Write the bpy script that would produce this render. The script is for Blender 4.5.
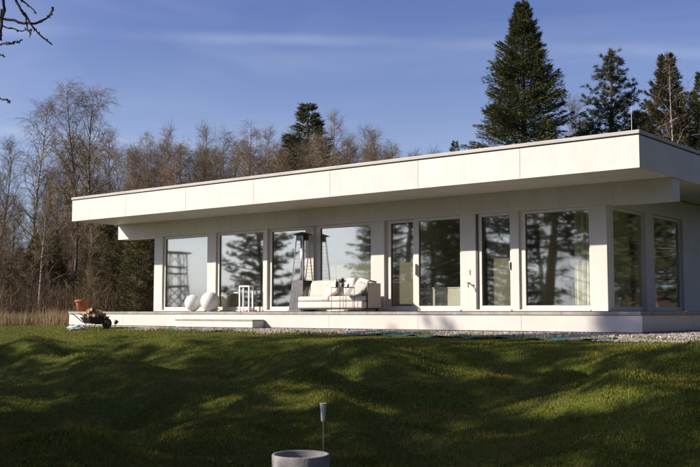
import bpy, bmesh, math, random
import numpy as np
from mathutils import Vector, Matrix, noise as mnoise

random.seed(7)
rng = np.random.default_rng(7)
scene = bpy.context.scene
for o in list(bpy.data.objects):
    bpy.data.objects.remove(o)
COL = scene.collection

# ------------------------------------------------------------------ camera
EYE = 0.0                       # eye height equals the top of the terrace (z = 0)
YAW = math.radians(38.9)        # the house's depth axis (+Y) lies this far right of the view
PITCH = math.atan((311.6 - 233.5) / 985.0)
HX, HY = -math.sin(YAW), math.cos(YAW)     # heading over the ground
RX, RY = math.cos(YAW), math.sin(YAW)      # right over the ground
cam_data = bpy.data.cameras.new("camera")
cam = bpy.data.objects.new("camera", cam_data)
COL.objects.link(cam)
cam.location = (0, 0, EYE)
cam.rotation_euler = (math.pi / 2 + PITCH, 0, YAW)
cam_data.sensor_width = 36.0
cam_data.lens = 36.0 * 985.0 / 700.0
cam_data.clip_start = 0.1
cam_data.clip_end = 6000
scene.camera = cam

# ------------------------------------------------------------------ sun and sky
SUN_TRAVEL = Vector((1.20, 1.31, -1.0)).normalized()     # direction the light travels
SUN_EL = math.asin(-SUN_TRAVEL.z)
SUN_AZ = math.atan2(-SUN_TRAVEL.x, -SUN_TRAVEL.y)        # clockwise from +Y
sun_data = bpy.data.lights.new("sun", 'SUN')
sun_data.energy = 5.0
sun_data.angle = math.radians(0.53)
sun_data.color = (1.0, 0.88, 0.76)
sun = bpy.data.objects.new("sun", sun_data)
COL.objects.link(sun)
sun.location = (-40, -44, 40)
sun.rotation_euler = SUN_TRAVEL.to_track_quat('-Z', 'Y').to_euler()

world = bpy.data.worlds.new("World")
scene.world = world
world.use_nodes = True
wn, wl = world.node_tree.nodes, world.node_tree.links
wn.clear()
w_out = wn.new("ShaderNodeOutputWorld")
w_bg = wn.new("ShaderNodeBackground")
w_sky = wn.new("ShaderNodeTexSky")
w_sky.sky_type = 'NISHITA'
w_sky.sun_disc = False
w_sky.sun_elevation = SUN_EL
w_sky.sun_rotation = SUN_AZ
w_sky.altitude = 300
w_sky.air_density = 1.0
w_sky.dust_density = 2.6
w_sky.ozone_density = 2.2
w_bg.inputs['Strength'].default_value = 0.060
tint = wn.new("ShaderNodeMix"); tint.data_type = 'RGBA'; tint.blend_type = 'MULTIPLY'
tint.inputs[0].default_value = 1.0
tint.inputs[7].default_value = (1.0, 1.04, 1.60, 1)
wl.new(w_sky.outputs[0], tint.inputs[6])
w_tc = wn.new("ShaderNodeTexCoord")


def view_dir(px, py):
    """direction in the world of a spot of the sky (used once to aim the contrail)."""
    f = Vector((HX * math.cos(PITCH), HY * math.cos(PITCH), math.sin(PITCH)))
    u = Vector((-HX * math.sin(PITCH), -HY * math.sin(PITCH), math.cos(PITCH)))
    return (f + Vector((RX, RY, 0)) * ((px - 350) / 985) - u * ((py - 233.5) / 985)).normalized()


def contrail(a, b, width, amount, scale):
    """a thin trail along the great circle through two directions of the sky."""
    n = a.cross(b).normalized()
    dot = wn.new("ShaderNodeVectorMath"); dot.operation = 'DOT_PRODUCT'
    wob = wn.new("ShaderNodeTexNoise"); wob.inputs['Scale'].default_value = 7.0
    wob.inputs['Detail'].default_value = 4
    wl.new(w_tc.outputs['Generated'], wob.inputs['Vector'])
    wl.new(w_tc.outputs['Generated'], dot.inputs[0])
    dot.inputs[1].default_value = n
    add = wn.new("ShaderNodeMath"); add.operation = 'MULTIPLY_ADD'
    wl.new(wob.outputs['Fac'], add.inputs[0]); add.inputs[1].default_value = width * 1.4
    wl.new(dot.outputs['Value'], add.inputs[2])
    sub = wn.new("ShaderNodeMath"); sub.operation = 'SUBTRACT'
    wl.new(add.outputs[0], sub.inputs[0]); sub.inputs[1].default_value = width * 0.7
    ab = wn.new("ShaderNodeMath"); ab.operation = 'ABSOLUTE'
    wl.new(sub.outputs[0], ab.inputs[0])
    ramp = wn.new("ShaderNodeMapRange"); ramp.interpolation_type = 'SMOOTHSTEP'
    ramp.inputs[1].default_value = 0.0; ramp.inputs[2].default_value = width
    ramp.inputs[3].default_value = amount; ramp.inputs[4].default_value = 0.0
    wl.new(ab.outputs[0], ramp.inputs[0])
    no = wn.new("ShaderNodeTexNoise"); no.inputs['Scale'].default_value = scale
    no.inputs['Detail'].default_value = 5
    wl.new(w_tc.outputs['Generated'], no.inputs['Vector'])
    r2 = wn.new("ShaderNodeMapRange"); r2.inputs[1].default_value = 0.38; r2.inputs[2].default_value = 0.68
    wl.new(no.outputs['Fac'], r2.inputs[0])
    mul = wn.new("ShaderNodeMath"); mul.operation = 'MULTIPLY'
    wl.new(ramp.outputs[0], mul.inputs[0]); wl.new(r2.outputs[0], mul.inputs[1])
    return mul.outputs[0]


c1 = contrail(view_dir(50, 32), view_dir(700, 52), 0.009, 0.27, 4.0)
c2 = contrail(view_dir(0, 131), view_dir(260, 152), 0.008, 0.30, 8.0)
ci = wn.new("ShaderNodeTexNoise"); ci.inputs['Scale'].default_value = 3.0; ci.inputs['Detail'].default_value = 7
ci.inputs['Distortion'].default_value = 0.6
cmap = wn.new("ShaderNodeMapping"); cmap.inputs['Scale'].default_value = (0.8, 1.2, 5.0)
wl.new(w_tc.outputs['Generated'], cmap.inputs[0]); wl.new(cmap.outputs[0], ci.inputs['Vector'])
cr = wn.new("ShaderNodeMapRange"); cr.inputs[1].default_value = 0.42; cr.inputs[2].default_value = 0.78
cr.inputs[3].default_value = 0.0; cr.inputs[4].default_value = 0.22
wl.new(ci.outputs['Fac'], cr.inputs[0])
a1 = wn.new("ShaderNodeMath"); a1.operation = 'ADD'
wl.new(c1, a1.inputs[0]); wl.new(c2, a1.inputs[1])
a2 = wn.new("ShaderNodeMath"); a2.operation = 'ADD'; a2.use_clamp = True
wl.new(a1.outputs[0], a2.inputs[0]); wl.new(cr.outputs[0], a2.inputs[1])
hz_s = wn.new("ShaderNodeSeparateXYZ"); wl.new(w_tc.outputs['Generated'], hz_s.inputs[0])
hz = wn.new("ShaderNodeMapRange"); hz.interpolation_type = 'SMOOTHSTEP'      # pale haze low in the sky, all round
hz.inputs[1].default_value = -0.02; hz.inputs[2].default_value = 0.37; hz.inputs[3].default_value = 0.88; hz.inputs[4].default_value = 0.0
wl.new(hz_s.outputs['Z'], hz.inputs[0])

cm = wn.new("ShaderNodeMix"); cm.data_type = 'RGBA'
pale = wn.new("ShaderNodeHueSaturation"); pale.inputs['Saturation'].default_value = 0.42; pale.inputs['Value'].default_value = 1.7
wl.new(w_sky.outputs[0], pale.inputs['Color'])
ptint = wn.new("ShaderNodeMix"); ptint.data_type = 'RGBA'; ptint.blend_type = 'MULTIPLY'
ptint.inputs[0].default_value = 1.0; ptint.inputs[7].default_value = (0.90, 1.03, 1.28, 1)
wl.new(pale.outputs[0], ptint.inputs[6])
cool = wn.new("ShaderNodeMix"); cool.data_type = 'RGBA'; cool.inputs[0].default_value = 0.30
wl.new(ptint.outputs[2], cool.inputs[6]); cool.inputs[7].default_value = (4.9, 6.4, 9.4, 1)
wl.new(cool.outputs[2], cm.inputs[7])
wl.new(hz.outputs[0], cm.inputs[0]); wl.new(tint.outputs[2], cm.inputs[6])
cl = wn.new("ShaderNodeMix"); cl.data_type = 'RGBA'; cl.inputs[7].default_value = (7.6, 8.4, 10.6, 1)
wl.new(a2.outputs[0], cl.inputs[0]); wl.new(cm.outputs[2], cl.inputs[6])
wl.new(cl.outputs[2], w_bg.inputs['Color'])
wl.new(w_bg.outputs[0], w_out.inputs['Surface'])

scene.view_settings.view_transform = 'Standard'
scene.view_settings.look = 'None'
scene.view_settings.exposure = 0.5
scene.view_settings.gamma = 1.0
scene.render.engine = 'CYCLES'
scene.cycles.max_bounces = 10
scene.cycles.transparent_max_bounces = 24
scene.cycles.glossy_bounces = 5
scene.cycles.caustics_reflective = False
scene.cycles.caustics_refractive = False


# ------------------------------------------------------------------ helpers
def tag(o, label=None, cat=None, group=None, kind=None):
    if label: o["label"] = label
    if cat: o["category"] = cat
    if group: o["group"] = group
    if kind: o["kind"] = kind
    return o


def link(name, mesh, parent=None, loc=(0, 0, 0), rz=0.0):
    o = bpy.data.objects.new(name, mesh)
    COL.objects.link(o)
    o.location = loc
    o.rotation_euler = (0, 0, rz)
    if parent is not None:
        o.parent = parent
    return o


def empty(name, loc=(0, 0, 0), rz=0.0):
    o = link(name, None, None, loc, rz)
    o.empty_display_size = 0.2
    return o


class MB:
    """collects vertices and faces, then becomes one mesh object."""
    def __init__(self):
        self.v, self.f = [], []

    def box(self, x0, x1, y0, y1, z0, z1, bev=0.0):
        b = len(self.v)
        if bev <= 0:
            self.v += [(x0, y0, z0), (x1, y0, z0), (x1, y1, z0), (x0, y1, z0),
                       (x0, y0, z1), (x1, y0, z1), (x1, y1, z1), (x0, y1, z1)]
            self.f += [tuple(b + i for i in q) for q in
                       ((0, 3, 2, 1), (4, 5, 6, 7), (0, 1, 5, 4), (1, 2, 6, 5), (2, 3, 7, 6), (3, 0, 4, 7))]
        else:
            bm = bmesh.new()
            bmesh.ops.create_cube(bm, size=1.0)
            for v in bm.verts:
                v.co = Vector(((x0 + x1) / 2 + v.co.x * (x1 - x0), (y0 + y1) / 2 + v.co.y * (y1 - y0),
                               (z0 + z1) / 2 + v.co.z * (z1 - z0)))
            bmesh.ops.bevel(bm, geom=list(bm.edges), offset=bev, segments=2, affect='EDGES', profile=0.6)
            self.add_bm(bm)
        return self

    def add_bm(self, bm, mat=None):
        b = len(self.v)
        bm.verts.index_update()
        for v in bm.verts:
            c = v.co if mat is None else mat @ v.co
            self.v.append(tuple(c))
        for f in bm.faces:
            self.f.append(tuple(b + v.index for v in f.verts))
        bm.free()
        return self

    def tube(self, pts, rads, k=6, cap=True):
        pts = [Vector(p) for p in pts]
        n = len(pts)
        b = len(self.v)
        ref = Vector((0.13, 0.27, 0.95)).normalized()
        for i, p in enumerate(pts):
            t = (pts[min(i + 1, n - 1)] - pts[max(i - 1, 0)])
            if t.length < 1e-9: t = Vector((0, 0, 1))
            t.normalize()
            r = ref if abs(t.dot(ref)) < 0.95 else Vector((1, 0.1, 0)).normalized()
            a = t.cross(r).normalized(); c = t.cross(a)
            for j in range(k):
                an = 2 * math.pi * j / k
                self.v.append(tuple(p + (a * math.cos(an) + c * math.sin(an)) * rads[i]))
        for i in range(n - 1):
            for j in range(k):
                q = (j + 1) % k
                self.f.append((b + i * k + j, b + i * k + q, b + (i + 1) * k + q, b + (i + 1) * k + j))
        if cap:
            self.f.append(tuple(b + j for j in range(k))[::-1])
            self.f.append(tuple(b + (n - 1) * k + j for j in range(k)))
        return self

    def lathe(self, prof, k=24, c=(0, 0, 0)):
        b = len(self.v)
        for (r, z) in prof:
            for j in range(k):
                an = 2 * math.pi * j / k
                self.v.append((c[0] + r * math.cos(an), c[1] + r * math.sin(an), c[2] + z))
        n = len(prof)
        for i in range(n - 1):
            for j in range(k):
                q = (j + 1) % k
                self.f.append((b + i * k + j, b + i * k + q, b + (i + 1) * k + q, b + (i + 1) * k + j))
        if prof[0][0] > 1e-4: self.f.append(tuple(b + j for j in range(k))[::-1])
        if prof[-1][0] > 1e-4: self.f.append(tuple(b + (n - 1) * k + j for j in range(k)))
        return self

    def poly(self, vs, fs):
        b = len(self.v)
        self.v += [tuple(x) for x in vs]
        self.f += [tuple(b + i for i in q) for q in fs]
        return self

    def mesh(self, name, mat=None, smooth=False):
        me = bpy.data.meshes.new(name)
        me.from_pydata(self.v, [], self.f)
        me.update()
        if mat is not None: me.materials.append(mat)
        if smooth:
            me.shade_smooth()
        return me

    def build(self, name, mat, parent=None, loc=(0, 0, 0), rz=0.0, smooth=False):
        return link(name, self.mesh(name, mat, smooth), parent, loc, rz)


def np_mesh(name, verts, faces, mat):
    """fast mesh out of numpy arrays; every face has the same corner count."""
    me = bpy.data.meshes.new(name)
    nv, nf, k = len(verts), len(faces), faces.shape[1]
    me.vertices.add(nv)
    me.vertices.foreach_set("co", np.asarray(verts, np.float32).ravel())
    me.loops.add(nf * k)
    me.loops.foreach_set("vertex_index", np.asarray(faces, np.int32).ravel())
    me.polygons.add(nf)
    me.polygons.foreach_set("loop_start", np.arange(0, nf * k, k, dtype=np.int32))
    me.update(calc_edges=True)
    me.validate()
    if mat is not None: me.materials.append(mat)
    return me


def cushion_bm(sx, sy, sz, puff=0.25, seg=8):
    """soft pillow-like box, centred, with pinched edges."""
    bm = bmesh.new()
    bmesh.ops.create_cube(bm, size=2.0)
    bmesh.ops.subdivide_edges(bm, edges=list(bm.edges), cuts=seg, use_grid_fill=True)
    for v in bm.verts:
        x, y, z = v.co
        ex = 1 - puff * max(0, abs(y) ** 3) * 0.25
        fl = (1 - abs(x) ** 5 * 0.45) * (1 - abs(y) ** 5 * 0.45)
        rx = x * (1 - 0.04 * y * y); ry = y * (1 - 0.04 * x * x)
        rnd = 0.006 * mnoise.noise(Vector((x * 2.1, y * 2.3, z * 1.7 + sx)))
        v.co = Vector((rx * sx / 2, ry * sy / 2, z * sz / 2 * fl + rnd))
    return bm


# ------------------------------------------------------------------ materials
MATS = {}


def new_mat(name):
    m = bpy.data.materials.new(name)
    m.use_nodes = True
    MATS[name] = m
    nt = m.node_tree
    return m, nt.nodes, nt.links, nt.nodes["Principled BSDF"]


def noise_mat(name, c1, c2, scale=6.0, rough=0.6, bump=0.1, bscale=60.0, detail=5, spec=0.4, metal=0.0,
              lo=0.35, hi=0.65, obj_random=0.0, stretch=(1, 1, 1)):
    m, n, l, p = new_mat(name)
    tc = n.new("ShaderNodeTexCoord")
    mp = n.new("ShaderNodeMapping"); mp.inputs['Scale'].default_value = stretch
    l.new(tc.outputs['Object'], mp.inputs[0])
    t = n.new("ShaderNodeTexNoise"); t.inputs['Scale'].default_value = scale; t.inputs['Detail'].default_value = detail
    l.new(mp.outputs[0], t.inputs['Vector'])
    mr = n.new("ShaderNodeMapRange"); mr.inputs[1].default_value = lo; mr.inputs[2].default_value = hi
    l.new(t.outputs['Fac'], mr.inputs[0])
    mx = n.new("ShaderNodeMix"); mx.data_type = 'RGBA'
    mx.inputs[6].default_value = (*c1, 1); mx.inputs[7].default_value = (*c2, 1)
    l.new(mr.outputs[0], mx.inputs[0])
    out = mx.outputs[2]
    if obj_random > 0:
        oi = n.new("ShaderNodeObjectInfo")
        hs = n.new("ShaderNodeHueSaturation")
        r = n.new("ShaderNodeMapRange"); r.inputs[3].default_value = 1 - obj_random; r.inputs[4].default_value = 1 + obj_random
        l.new(oi.outputs['Random'], r.inputs[0]); l.new(r.outputs[0], hs.inputs['Value'])
        l.new(out, hs.inputs['Color']); out = hs.outputs[0]
    l.new(out, p.inputs['Base Color'])
    p.inputs['Roughness'].default_value = rough
    p.inputs['Specular IOR Level'].default_value = spec
    p.inputs['Metallic'].default_value = metal
    if bump > 0:
        t2 = n.new("ShaderNodeTexNoise"); t2.inputs['Scale'].default_value = bscale; t2.inputs['Detail'].default_value = 6
        l.new(mp.outputs[0], t2.inputs['Vector'])
        b = n.new("ShaderNodeBump"); b.inputs['Strength'].default_value = bump; b.inputs['Distance'].default_value = 0.02
        l.new(t2.outputs['Fac'], b.inputs['Height']); l.new(b.outputs[0], p.inputs['Normal'])
    return m


def streaks(m):
    """faint rain streaks and grime, running down the boards."""
    n, l = m.node_tree.nodes, m.node_tree.links
    p = n['Principled BSDF']
    src = p.inputs['Base Color'].links[0].from_socket
    tc = n.new('ShaderNodeTexCoord'); mp = n.new('ShaderNodeMapping'); mp.inputs['Scale'].default_value = (4, 4, .6)
    l.new(tc.outputs['Object'], mp.inputs[0])
    t = n.new('ShaderNodeTexNoise'); t.inputs['Scale'].default_value = 1.0; t.inputs['Detail'].default_value = 7; t.inputs['Roughness'].default_value = .65
    l.new(mp.outputs[0], t.inputs['Vector'])
    r = n.new('ShaderNodeMapRange'); r.inputs[1].default_value = .48; r.inputs[2].default_value = .75; r.inputs[4].default_value = .22
    l.new(t.outputs['Fac'], r.inputs[0])
    x = n.new('ShaderNodeMix'); x.data_type = 'RGBA'; x.blend_type = 'MULTIPLY'; x.inputs[7].default_value = (.80, .77, .70, 1)
    l.new(r.outputs[0], x.inputs[0]); l.new(src, x.inputs[6]); l.new(x.outputs[2], p.inputs['Base Color'])


noise_mat('white_panel', (0.60, 0.575, 0.52), (0.645, 0.62, 0.57), 1.6, 0.5, 0.03, 40, obj_random=0.02)
streaks(MATS['white_panel'])
noise_mat('panel_core', (0.10, 0.095, 0.09), (0.14, 0.135, 0.125), 5, 0.9, 0.0)
noise_mat('coping', (0.36, 0.35, 0.31), (0.46, 0.45, 0.41), 3, 0.45, 0.03, 30, stretch=(0.3, 1, 1))
noise_mat('terrace_stone', (0.26, 0.25, 0.225), (0.37, 0.36, 0.33), 5, 0.75, 0.15, 90, obj_random=0.06)
noise_mat('plinth', (0.42, 0.41, 0.39), (0.55, 0.54, 0.51), 6, 0.9, 0.2, 60)
noise_mat('frame_paint', (0.62, 0.60, 0.53), (0.68, 0.66, 0.59), 4, 0.4, 0.0)
noise_mat('frame_dark', (0.05, 0.05, 0.045), (0.07, 0.07, 0.06), 4, 0.45, 0.0)
noise_mat('interior_wall', (0.74, 0.73, 0.64), (0.80, 0.79, 0.70), 2, 0.8, 0.0)
noise_mat('interior_floor', (0.46, 0.40, 0.28), (0.56, 0.50, 0.37), 3, 0.45, 0.02, stretch=(0.4, 4, 1))
noise_mat('dark_metal', (0.035, 0.035, 0.038), (0.055, 0.055, 0.06), 8, 0.45, 0.02)
noise_mat('black_metal', (0.012, 0.012, 0.012), (0.02, 0.02, 0.02), 8, 0.5, 0.0)
noise_mat('heater_steel', (0.085, 0.083, 0.083), (0.12, 0.118, 0.118), 8, 0.35, 0.02, metal=0.6)
noise_mat('bright_steel', (0.62, 0.62, 0.62), (0.72, 0.72, 0.72), 8, 0.3, 0.02, metal=0.8)
noise_mat('cushion_white', (0.60, 0.555, 0.50), (0.68, 0.63, 0.57), 5, 0.9, 0.12, 120)
noise_mat('cushion_rose', (0.55, 0.47, 0.40), (0.63, 0.545, 0.475), 9, 0.9, 0.15, 120)
noise_mat('cushion_grey', (0.24, 0.23, 0.22), (0.32, 0.31, 0.29), 9, 0.9, 0.15, 120)
noise_mat('rope', (0.20, 0.19, 0.17), (0.30, 0.28, 0.25), 30, 0.9, 0.2, 200)
noise_mat('globe_white', (0.78, 0.76, 0.72), (0.82, 0.80, 0.77), 3, 0.35, 0.0)
noise_mat('white_lacquer', (0.76, 0.75, 0.73), (0.80, 0.79, 0.77), 3, 0.35, 0.0)
noise_mat('terracotta', (0.42, 0.14, 0.05), (0.52, 0.20, 0.08), 7, 0.8, 0.15, 50)
noise_mat('soil', (0.025, 0.018, 0.012), (0.06, 0.042, 0.028), 9, 1.0, 0.6, 40)
noise_mat('log_bark', (0.07, 0.045, 0.028), (0.17, 0.115, 0.07), 14, 0.95, 0.5, 40)
noise_mat('log_cut', (0.40, 0.25, 0.13), (0.52, 0.35, 0.20), 14, 0.9, 0.2, 60)
noise_mat('concrete', (0.17, 0.17, 0.165), (0.29, 0.285, 0.275), 7, 0.85, 0.25, 70)
noise_mat('plastic_bag', (0.70, 0.72, 0.76), (0.80, 0.82, 0.84), 9, 0.3, 0.1, 30)
noise_mat('ground_cloth', (0.012, 0.095, 0.078), (0.025, 0.14, 0.115), 9, 0.8, 0.3, 60)
noise_mat('curtain_cloth', (0.62, 0.60, 0.42), (0.70, 0.68, 0.50), 9, 0.9, 0.05, 80)
noise_mat('blind_cloth', (0.11, 0.115, 0.12), (0.14, 0.145, 0.15), 9, 0.9, 0.05, 80)
noise_mat('screen_cloth', (0.19, 0.185, 0.145), (0.23, 0.225, 0.18), 9, 0.9, 0.05, 80)
noise_mat('print_blue', (0.42, 0.47, 0.52), (0.60, 0.64, 0.68), 5, 0.3, 0.0)
noise_mat('dark_leather', (0.03, 0.027, 0.024), (0.05, 0.045, 0.04), 9, 0.5, 0.1)
noise_mat('tower_wood', (0.05, 0.042, 0.034), (0.09, 0.075, 0.06), 8, 0.9, 0.2)
noise_mat('bark_brown', (0.085, 0.062, 0.046), (0.17, 0.13, 0.10), 5, 0.95, 0.6, 20, stretch=(1, 1, 0.25), obj_random=0.25)
noise_mat('bark_pine', (0.16, 0.085, 0.045), (0.34, 0.18, 0.09), 5, 0.95, 0.6, 20, stretch=(1, 1, 0.3))
noise_mat('twig', (0.155, 0.115, 0.060), (0.26, 0.198, 0.108), 0.7, 0.9, 0.0, obj_random=0.30)
noise_mat('twig_larch', (0.15, 0.090, 0.045), (0.24, 0.15, 0.08), 0.8, 0.9, 0.0, obj_random=0.2)
noise_mat('twig_dark', (0.022, 0.018, 0.016), (0.04, 0.033, 0.03), 2, 0.9, 0.0)


def stripe_mat():
    m, n, l, p = new_mat('cushion_stripe')
    tc = n.new("ShaderNodeTexCoord")
    wv = n.new("ShaderNodeTexWave"); wv.inputs['Scale'].default_value = 9.0; wv.inputs['Distortion'].default_value = 0.6
    l.new(tc.outputs['Object'], wv.inputs['Vector'])
    r = n.new("ShaderNodeValToRGB")
    r.color_ramp.elements[0].position = .45; r.color_ramp.elements[0].color = (0.20, 0.185, 0.17, 1)
    r.color_ramp.elements[1].position = .6; r.color_ramp.elements[1].color = (0.68, 0.64, 0.58, 1)
    l.new(wv.outputs['Fac'], r.inputs[0]); l.new(r.outputs[0], p.inputs['Base Color'])
    p.inputs['Roughness'].default_value = 0.9


stripe_mat()


def birch_bark():
    m, n, l, p = new_mat('bark_birch')
    tc = n.new("ShaderNodeTexCoord")
    mp = n.new("ShaderNodeMapping"); mp.inputs['Scale'].default_value = (3, 3, 9)
    l.new(tc.outputs['Object'], mp.inputs[0])
    t = n.new("ShaderNodeTexNoise"); t.inputs['Scale'].default_value = 1.0; t.inputs['Detail'].default_value = 5
    l.new(mp.outputs[0], t.inputs['Vector'])
    r = n.new("ShaderNodeValToRGB")
    r.color_ramp.elements[0].position = 0.40; r.color_ramp.elements[0].color = (0.05, 0.04, 0.035, 1)
    r.color_ramp.elements[1].position = 0.50; r.color_ramp.elements[1].color = (0.40, 0.36, 0.30, 1)
    l.new(t.outputs['Fac'], r.inputs[0]); l.new(r.outputs[0], p.inputs['Base Color'])
    p.inputs['Roughness'].default_value = 0.8


birch_bark()


def leaf_mat(name, stops, trans=0.3, rough=0.6, patchy=False):
    """foliage: every leaf its own tone, with some light passing through."""
    m, n, l, p = new_mat(name)
    g = n.new("ShaderNodeNewGeometry")
    r = n.new("ShaderNodeValToRGB")
    els = r.color_ramp.elements
    while len(els) < len(stops): els.new(0.5)
    for e, (pos, c) in zip(els, stops):
        e.position = pos; e.color = (*c, 1)
    l.new(g.outputs['Random Per Island'], r.inputs[0])
    tc = n.new("ShaderNodeTexCoord")
    t = n.new("ShaderNodeTexNoise"); t.inputs['Scale'].default_value = 0.8; t.inputs['Detail'].default_value = 3
    l.new(tc.outputs['Object'], t.inputs['Vector'])
    mr = n.new("ShaderNodeMapRange"); mr.inputs[1].default_value = 0.3; mr.inputs[2].default_value = 0.7
    mr.inputs[3].default_value = 0.7; mr.inputs[4].default_value = 1.3
    l.new(t.outputs['Fac'], mr.inputs[0])
    hs = n.new("ShaderNodeHueSaturation")
    l.new(mr.outputs[0], hs.inputs['Value']); l.new(r.outputs[0], hs.inputs['Color'])
    col = hs.outputs[0]
    if patchy:                                   # mossy and straw-coloured patches of the turf
        t4 = n.new("ShaderNodeTexNoise"); t4.inputs['Scale'].default_value = 0.55; t4.inputs['Detail'].default_value = 6
        l.new(tc.outputs['Object'], t4.inputs['Vector'])
        m4 = n.new("ShaderNodeMapRange"); m4.inputs[1].default_value = .46; m4.inputs[2].default_value = .64; m4.inputs[4].default_value = .8
        l.new(t4.outputs['Fac'], m4.inputs[0])
        x4 = n.new("ShaderNodeMix"); x4.data_type = 'RGBA'; x4.inputs[7].default_value = (0.215, 0.175, 0.032, 1)
        l.new(m4.outputs[0], x4.inputs[0]); l.new(col, x4.inputs[6]); col = x4.outputs[2]
    l.new(col, p.inputs['Base Color'])
    p.inputs['Roughness'].default_value = rough
    p.inputs['Specular IOR Level'].default_value = 0.25
    tr = n.new("ShaderNodeBsdfTranslucent")
    l.new(col, tr.inputs['Color'])
    mx = n.new("ShaderNodeMixShader"); mx.inputs[0].default_value = trans
    out = n["Material Output"]
    l.new(p.outputs[0], mx.inputs[1]); l.new(tr.outputs[0], mx.inputs[2]); l.new(mx.outputs[0], out.inputs['Surface'])
    return m


leaf_mat('needle_spruce', [(0, (0.034, 0.044, 0.013)), (0.5, (0.072, 0.082, 0.024)), (1, (0.145, 0.140, 0.046))], 0.15)
leaf_mat('needle_pine', [(0, (0.042, 0.052, 0.022)), (0.5, (0.080, 0.090, 0.038)), (1, (0.135, 0.135, 0.062))], 0.2)
leaf_mat('needle_olive', [(0, (0.055, 0.058, 0.018)), (0.5, (0.10, 0.095, 0.030)), (1, (0.16, 0.135, 0.055))], 0.2)
leaf_mat('needle_brown', [(0, (0.040, 0.042, 0.016)), (0.5, (0.070, 0.066, 0.026)), (1, (0.13, 0.10, 0.048))], 0.2)
leaf_mat('grass_blade', [(0, (0.070, 0.095, 0.009)), (0.45, (0.150, 0.170, 0.015)), (0.8, (0.23, 0.225, 0.028)),
                         (1, (0.33, 0.26, 0.085))], 0.35, patchy=True)
leaf_mat('dry_blade', [(0, (0.10, 0.068, 0.035)), (0.5, (0.19, 0.135, 0.075)), (1, (0.30, 0.23, 0.135))], 0.3)
leaf_mat('undergrowth_stem', [(0, (0.085, 0.058, 0.030)), (0.5, (0.16, 0.112, 0.062)), (1, (0.25, 0.185, 0.10))], 0.1)
leaf_mat('straw_blade', [(0, (0.16, 0.11, 0.052)), (0.5, (0.28, 0.20, 0.105)), (1, (0.42, 0.32, 0.18))], 0.3)
leaf_mat('plant_leaf', [(0, (0.06, 0.12, 0.02)), (1, (0.12, 0.20, 0.05))], 0.3)


def pebble_mat():
    m, n, l, p = new_mat('pebble')
    g = n.new("ShaderNodeNewGeometry")
    r = n.new("ShaderNodeValToRGB")
    r.color_ramp.elements[0].color = (0.15, 0.135, 0.115, 1)
    r.color_ramp.elements[1].color = (0.52, 0.47, 0.40, 1)
    e = r.color_ramp.elements.new(0.6); e.color = (0.34, 0.305, 0.26, 1)
    l.new(g.outputs['Random Per Island'], r.inputs[0]); l.new(r.outputs[0], p.inputs['Base Color'])
    p.inputs['Roughness'].default_value = 0.85


pebble_mat()


def glass_mat():
    """coated double glazing: clear, with the mirror-like sheen such panes have."""
    m, n, l, p = new_mat('glass')
    n.remove(p)
    out = n["Material Output"]
    fr = n.new("ShaderNodeLayerWeight"); fr.inputs['Blend'].default_value = 0.5
    pw5 = n.new("ShaderNodeMath"); pw5.operation = 'POWER'; pw5.inputs[1].default_value = 4.0
    l.new(fr.outputs['Facing'], pw5.inputs[0])
    ad = n.new("ShaderNodeMath"); ad.operation = 'MULTIPLY_ADD'; ad.use_clamp = True
    l.new(pw5.outputs[0], ad.inputs[0]); ad.inputs[1].default_value = 0.75; ad.inputs[2].default_value = 0.17
    tr = n.new("ShaderNodeBsdfTransparent"); tr.inputs[0].default_value = (0.97, 0.985, 0.93, 1)
    gl = n.new("ShaderNodeBsdfGlossy"); gl.inputs['Roughness'].default_value = 0.028
    gl.inputs['Color'].default_value = (0.97, 0.98, 0.95, 1)
    tc = n.new("ShaderNodeTexCoord")
    t = n.new("ShaderNodeTexNoise"); t.inputs['Scale'].default_value = 0.9; t.inputs['Detail'].default_value = 1
    l.new(tc.outputs['Object'], t.inputs['Vector'])
    b = n.new("ShaderNodeBump"); b.inputs['Strength'].default_value = 0.05; b.inputs['Distance'].default_value = 0.02
    l.new(t.outputs['Fac'], b.inputs['Height']); l.new(b.outputs[0], gl.inputs['Normal'])
    mx = n.new("ShaderNodeMixShader")
    l.new(ad.outputs[0], mx.inputs[0]); l.new(tr.outputs[0], mx.inputs[1]); l.new(gl.outputs[0], mx.inputs[2])
    l.new(mx.outputs[0], out.inputs['Surface'])


glass_mat()


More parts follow.
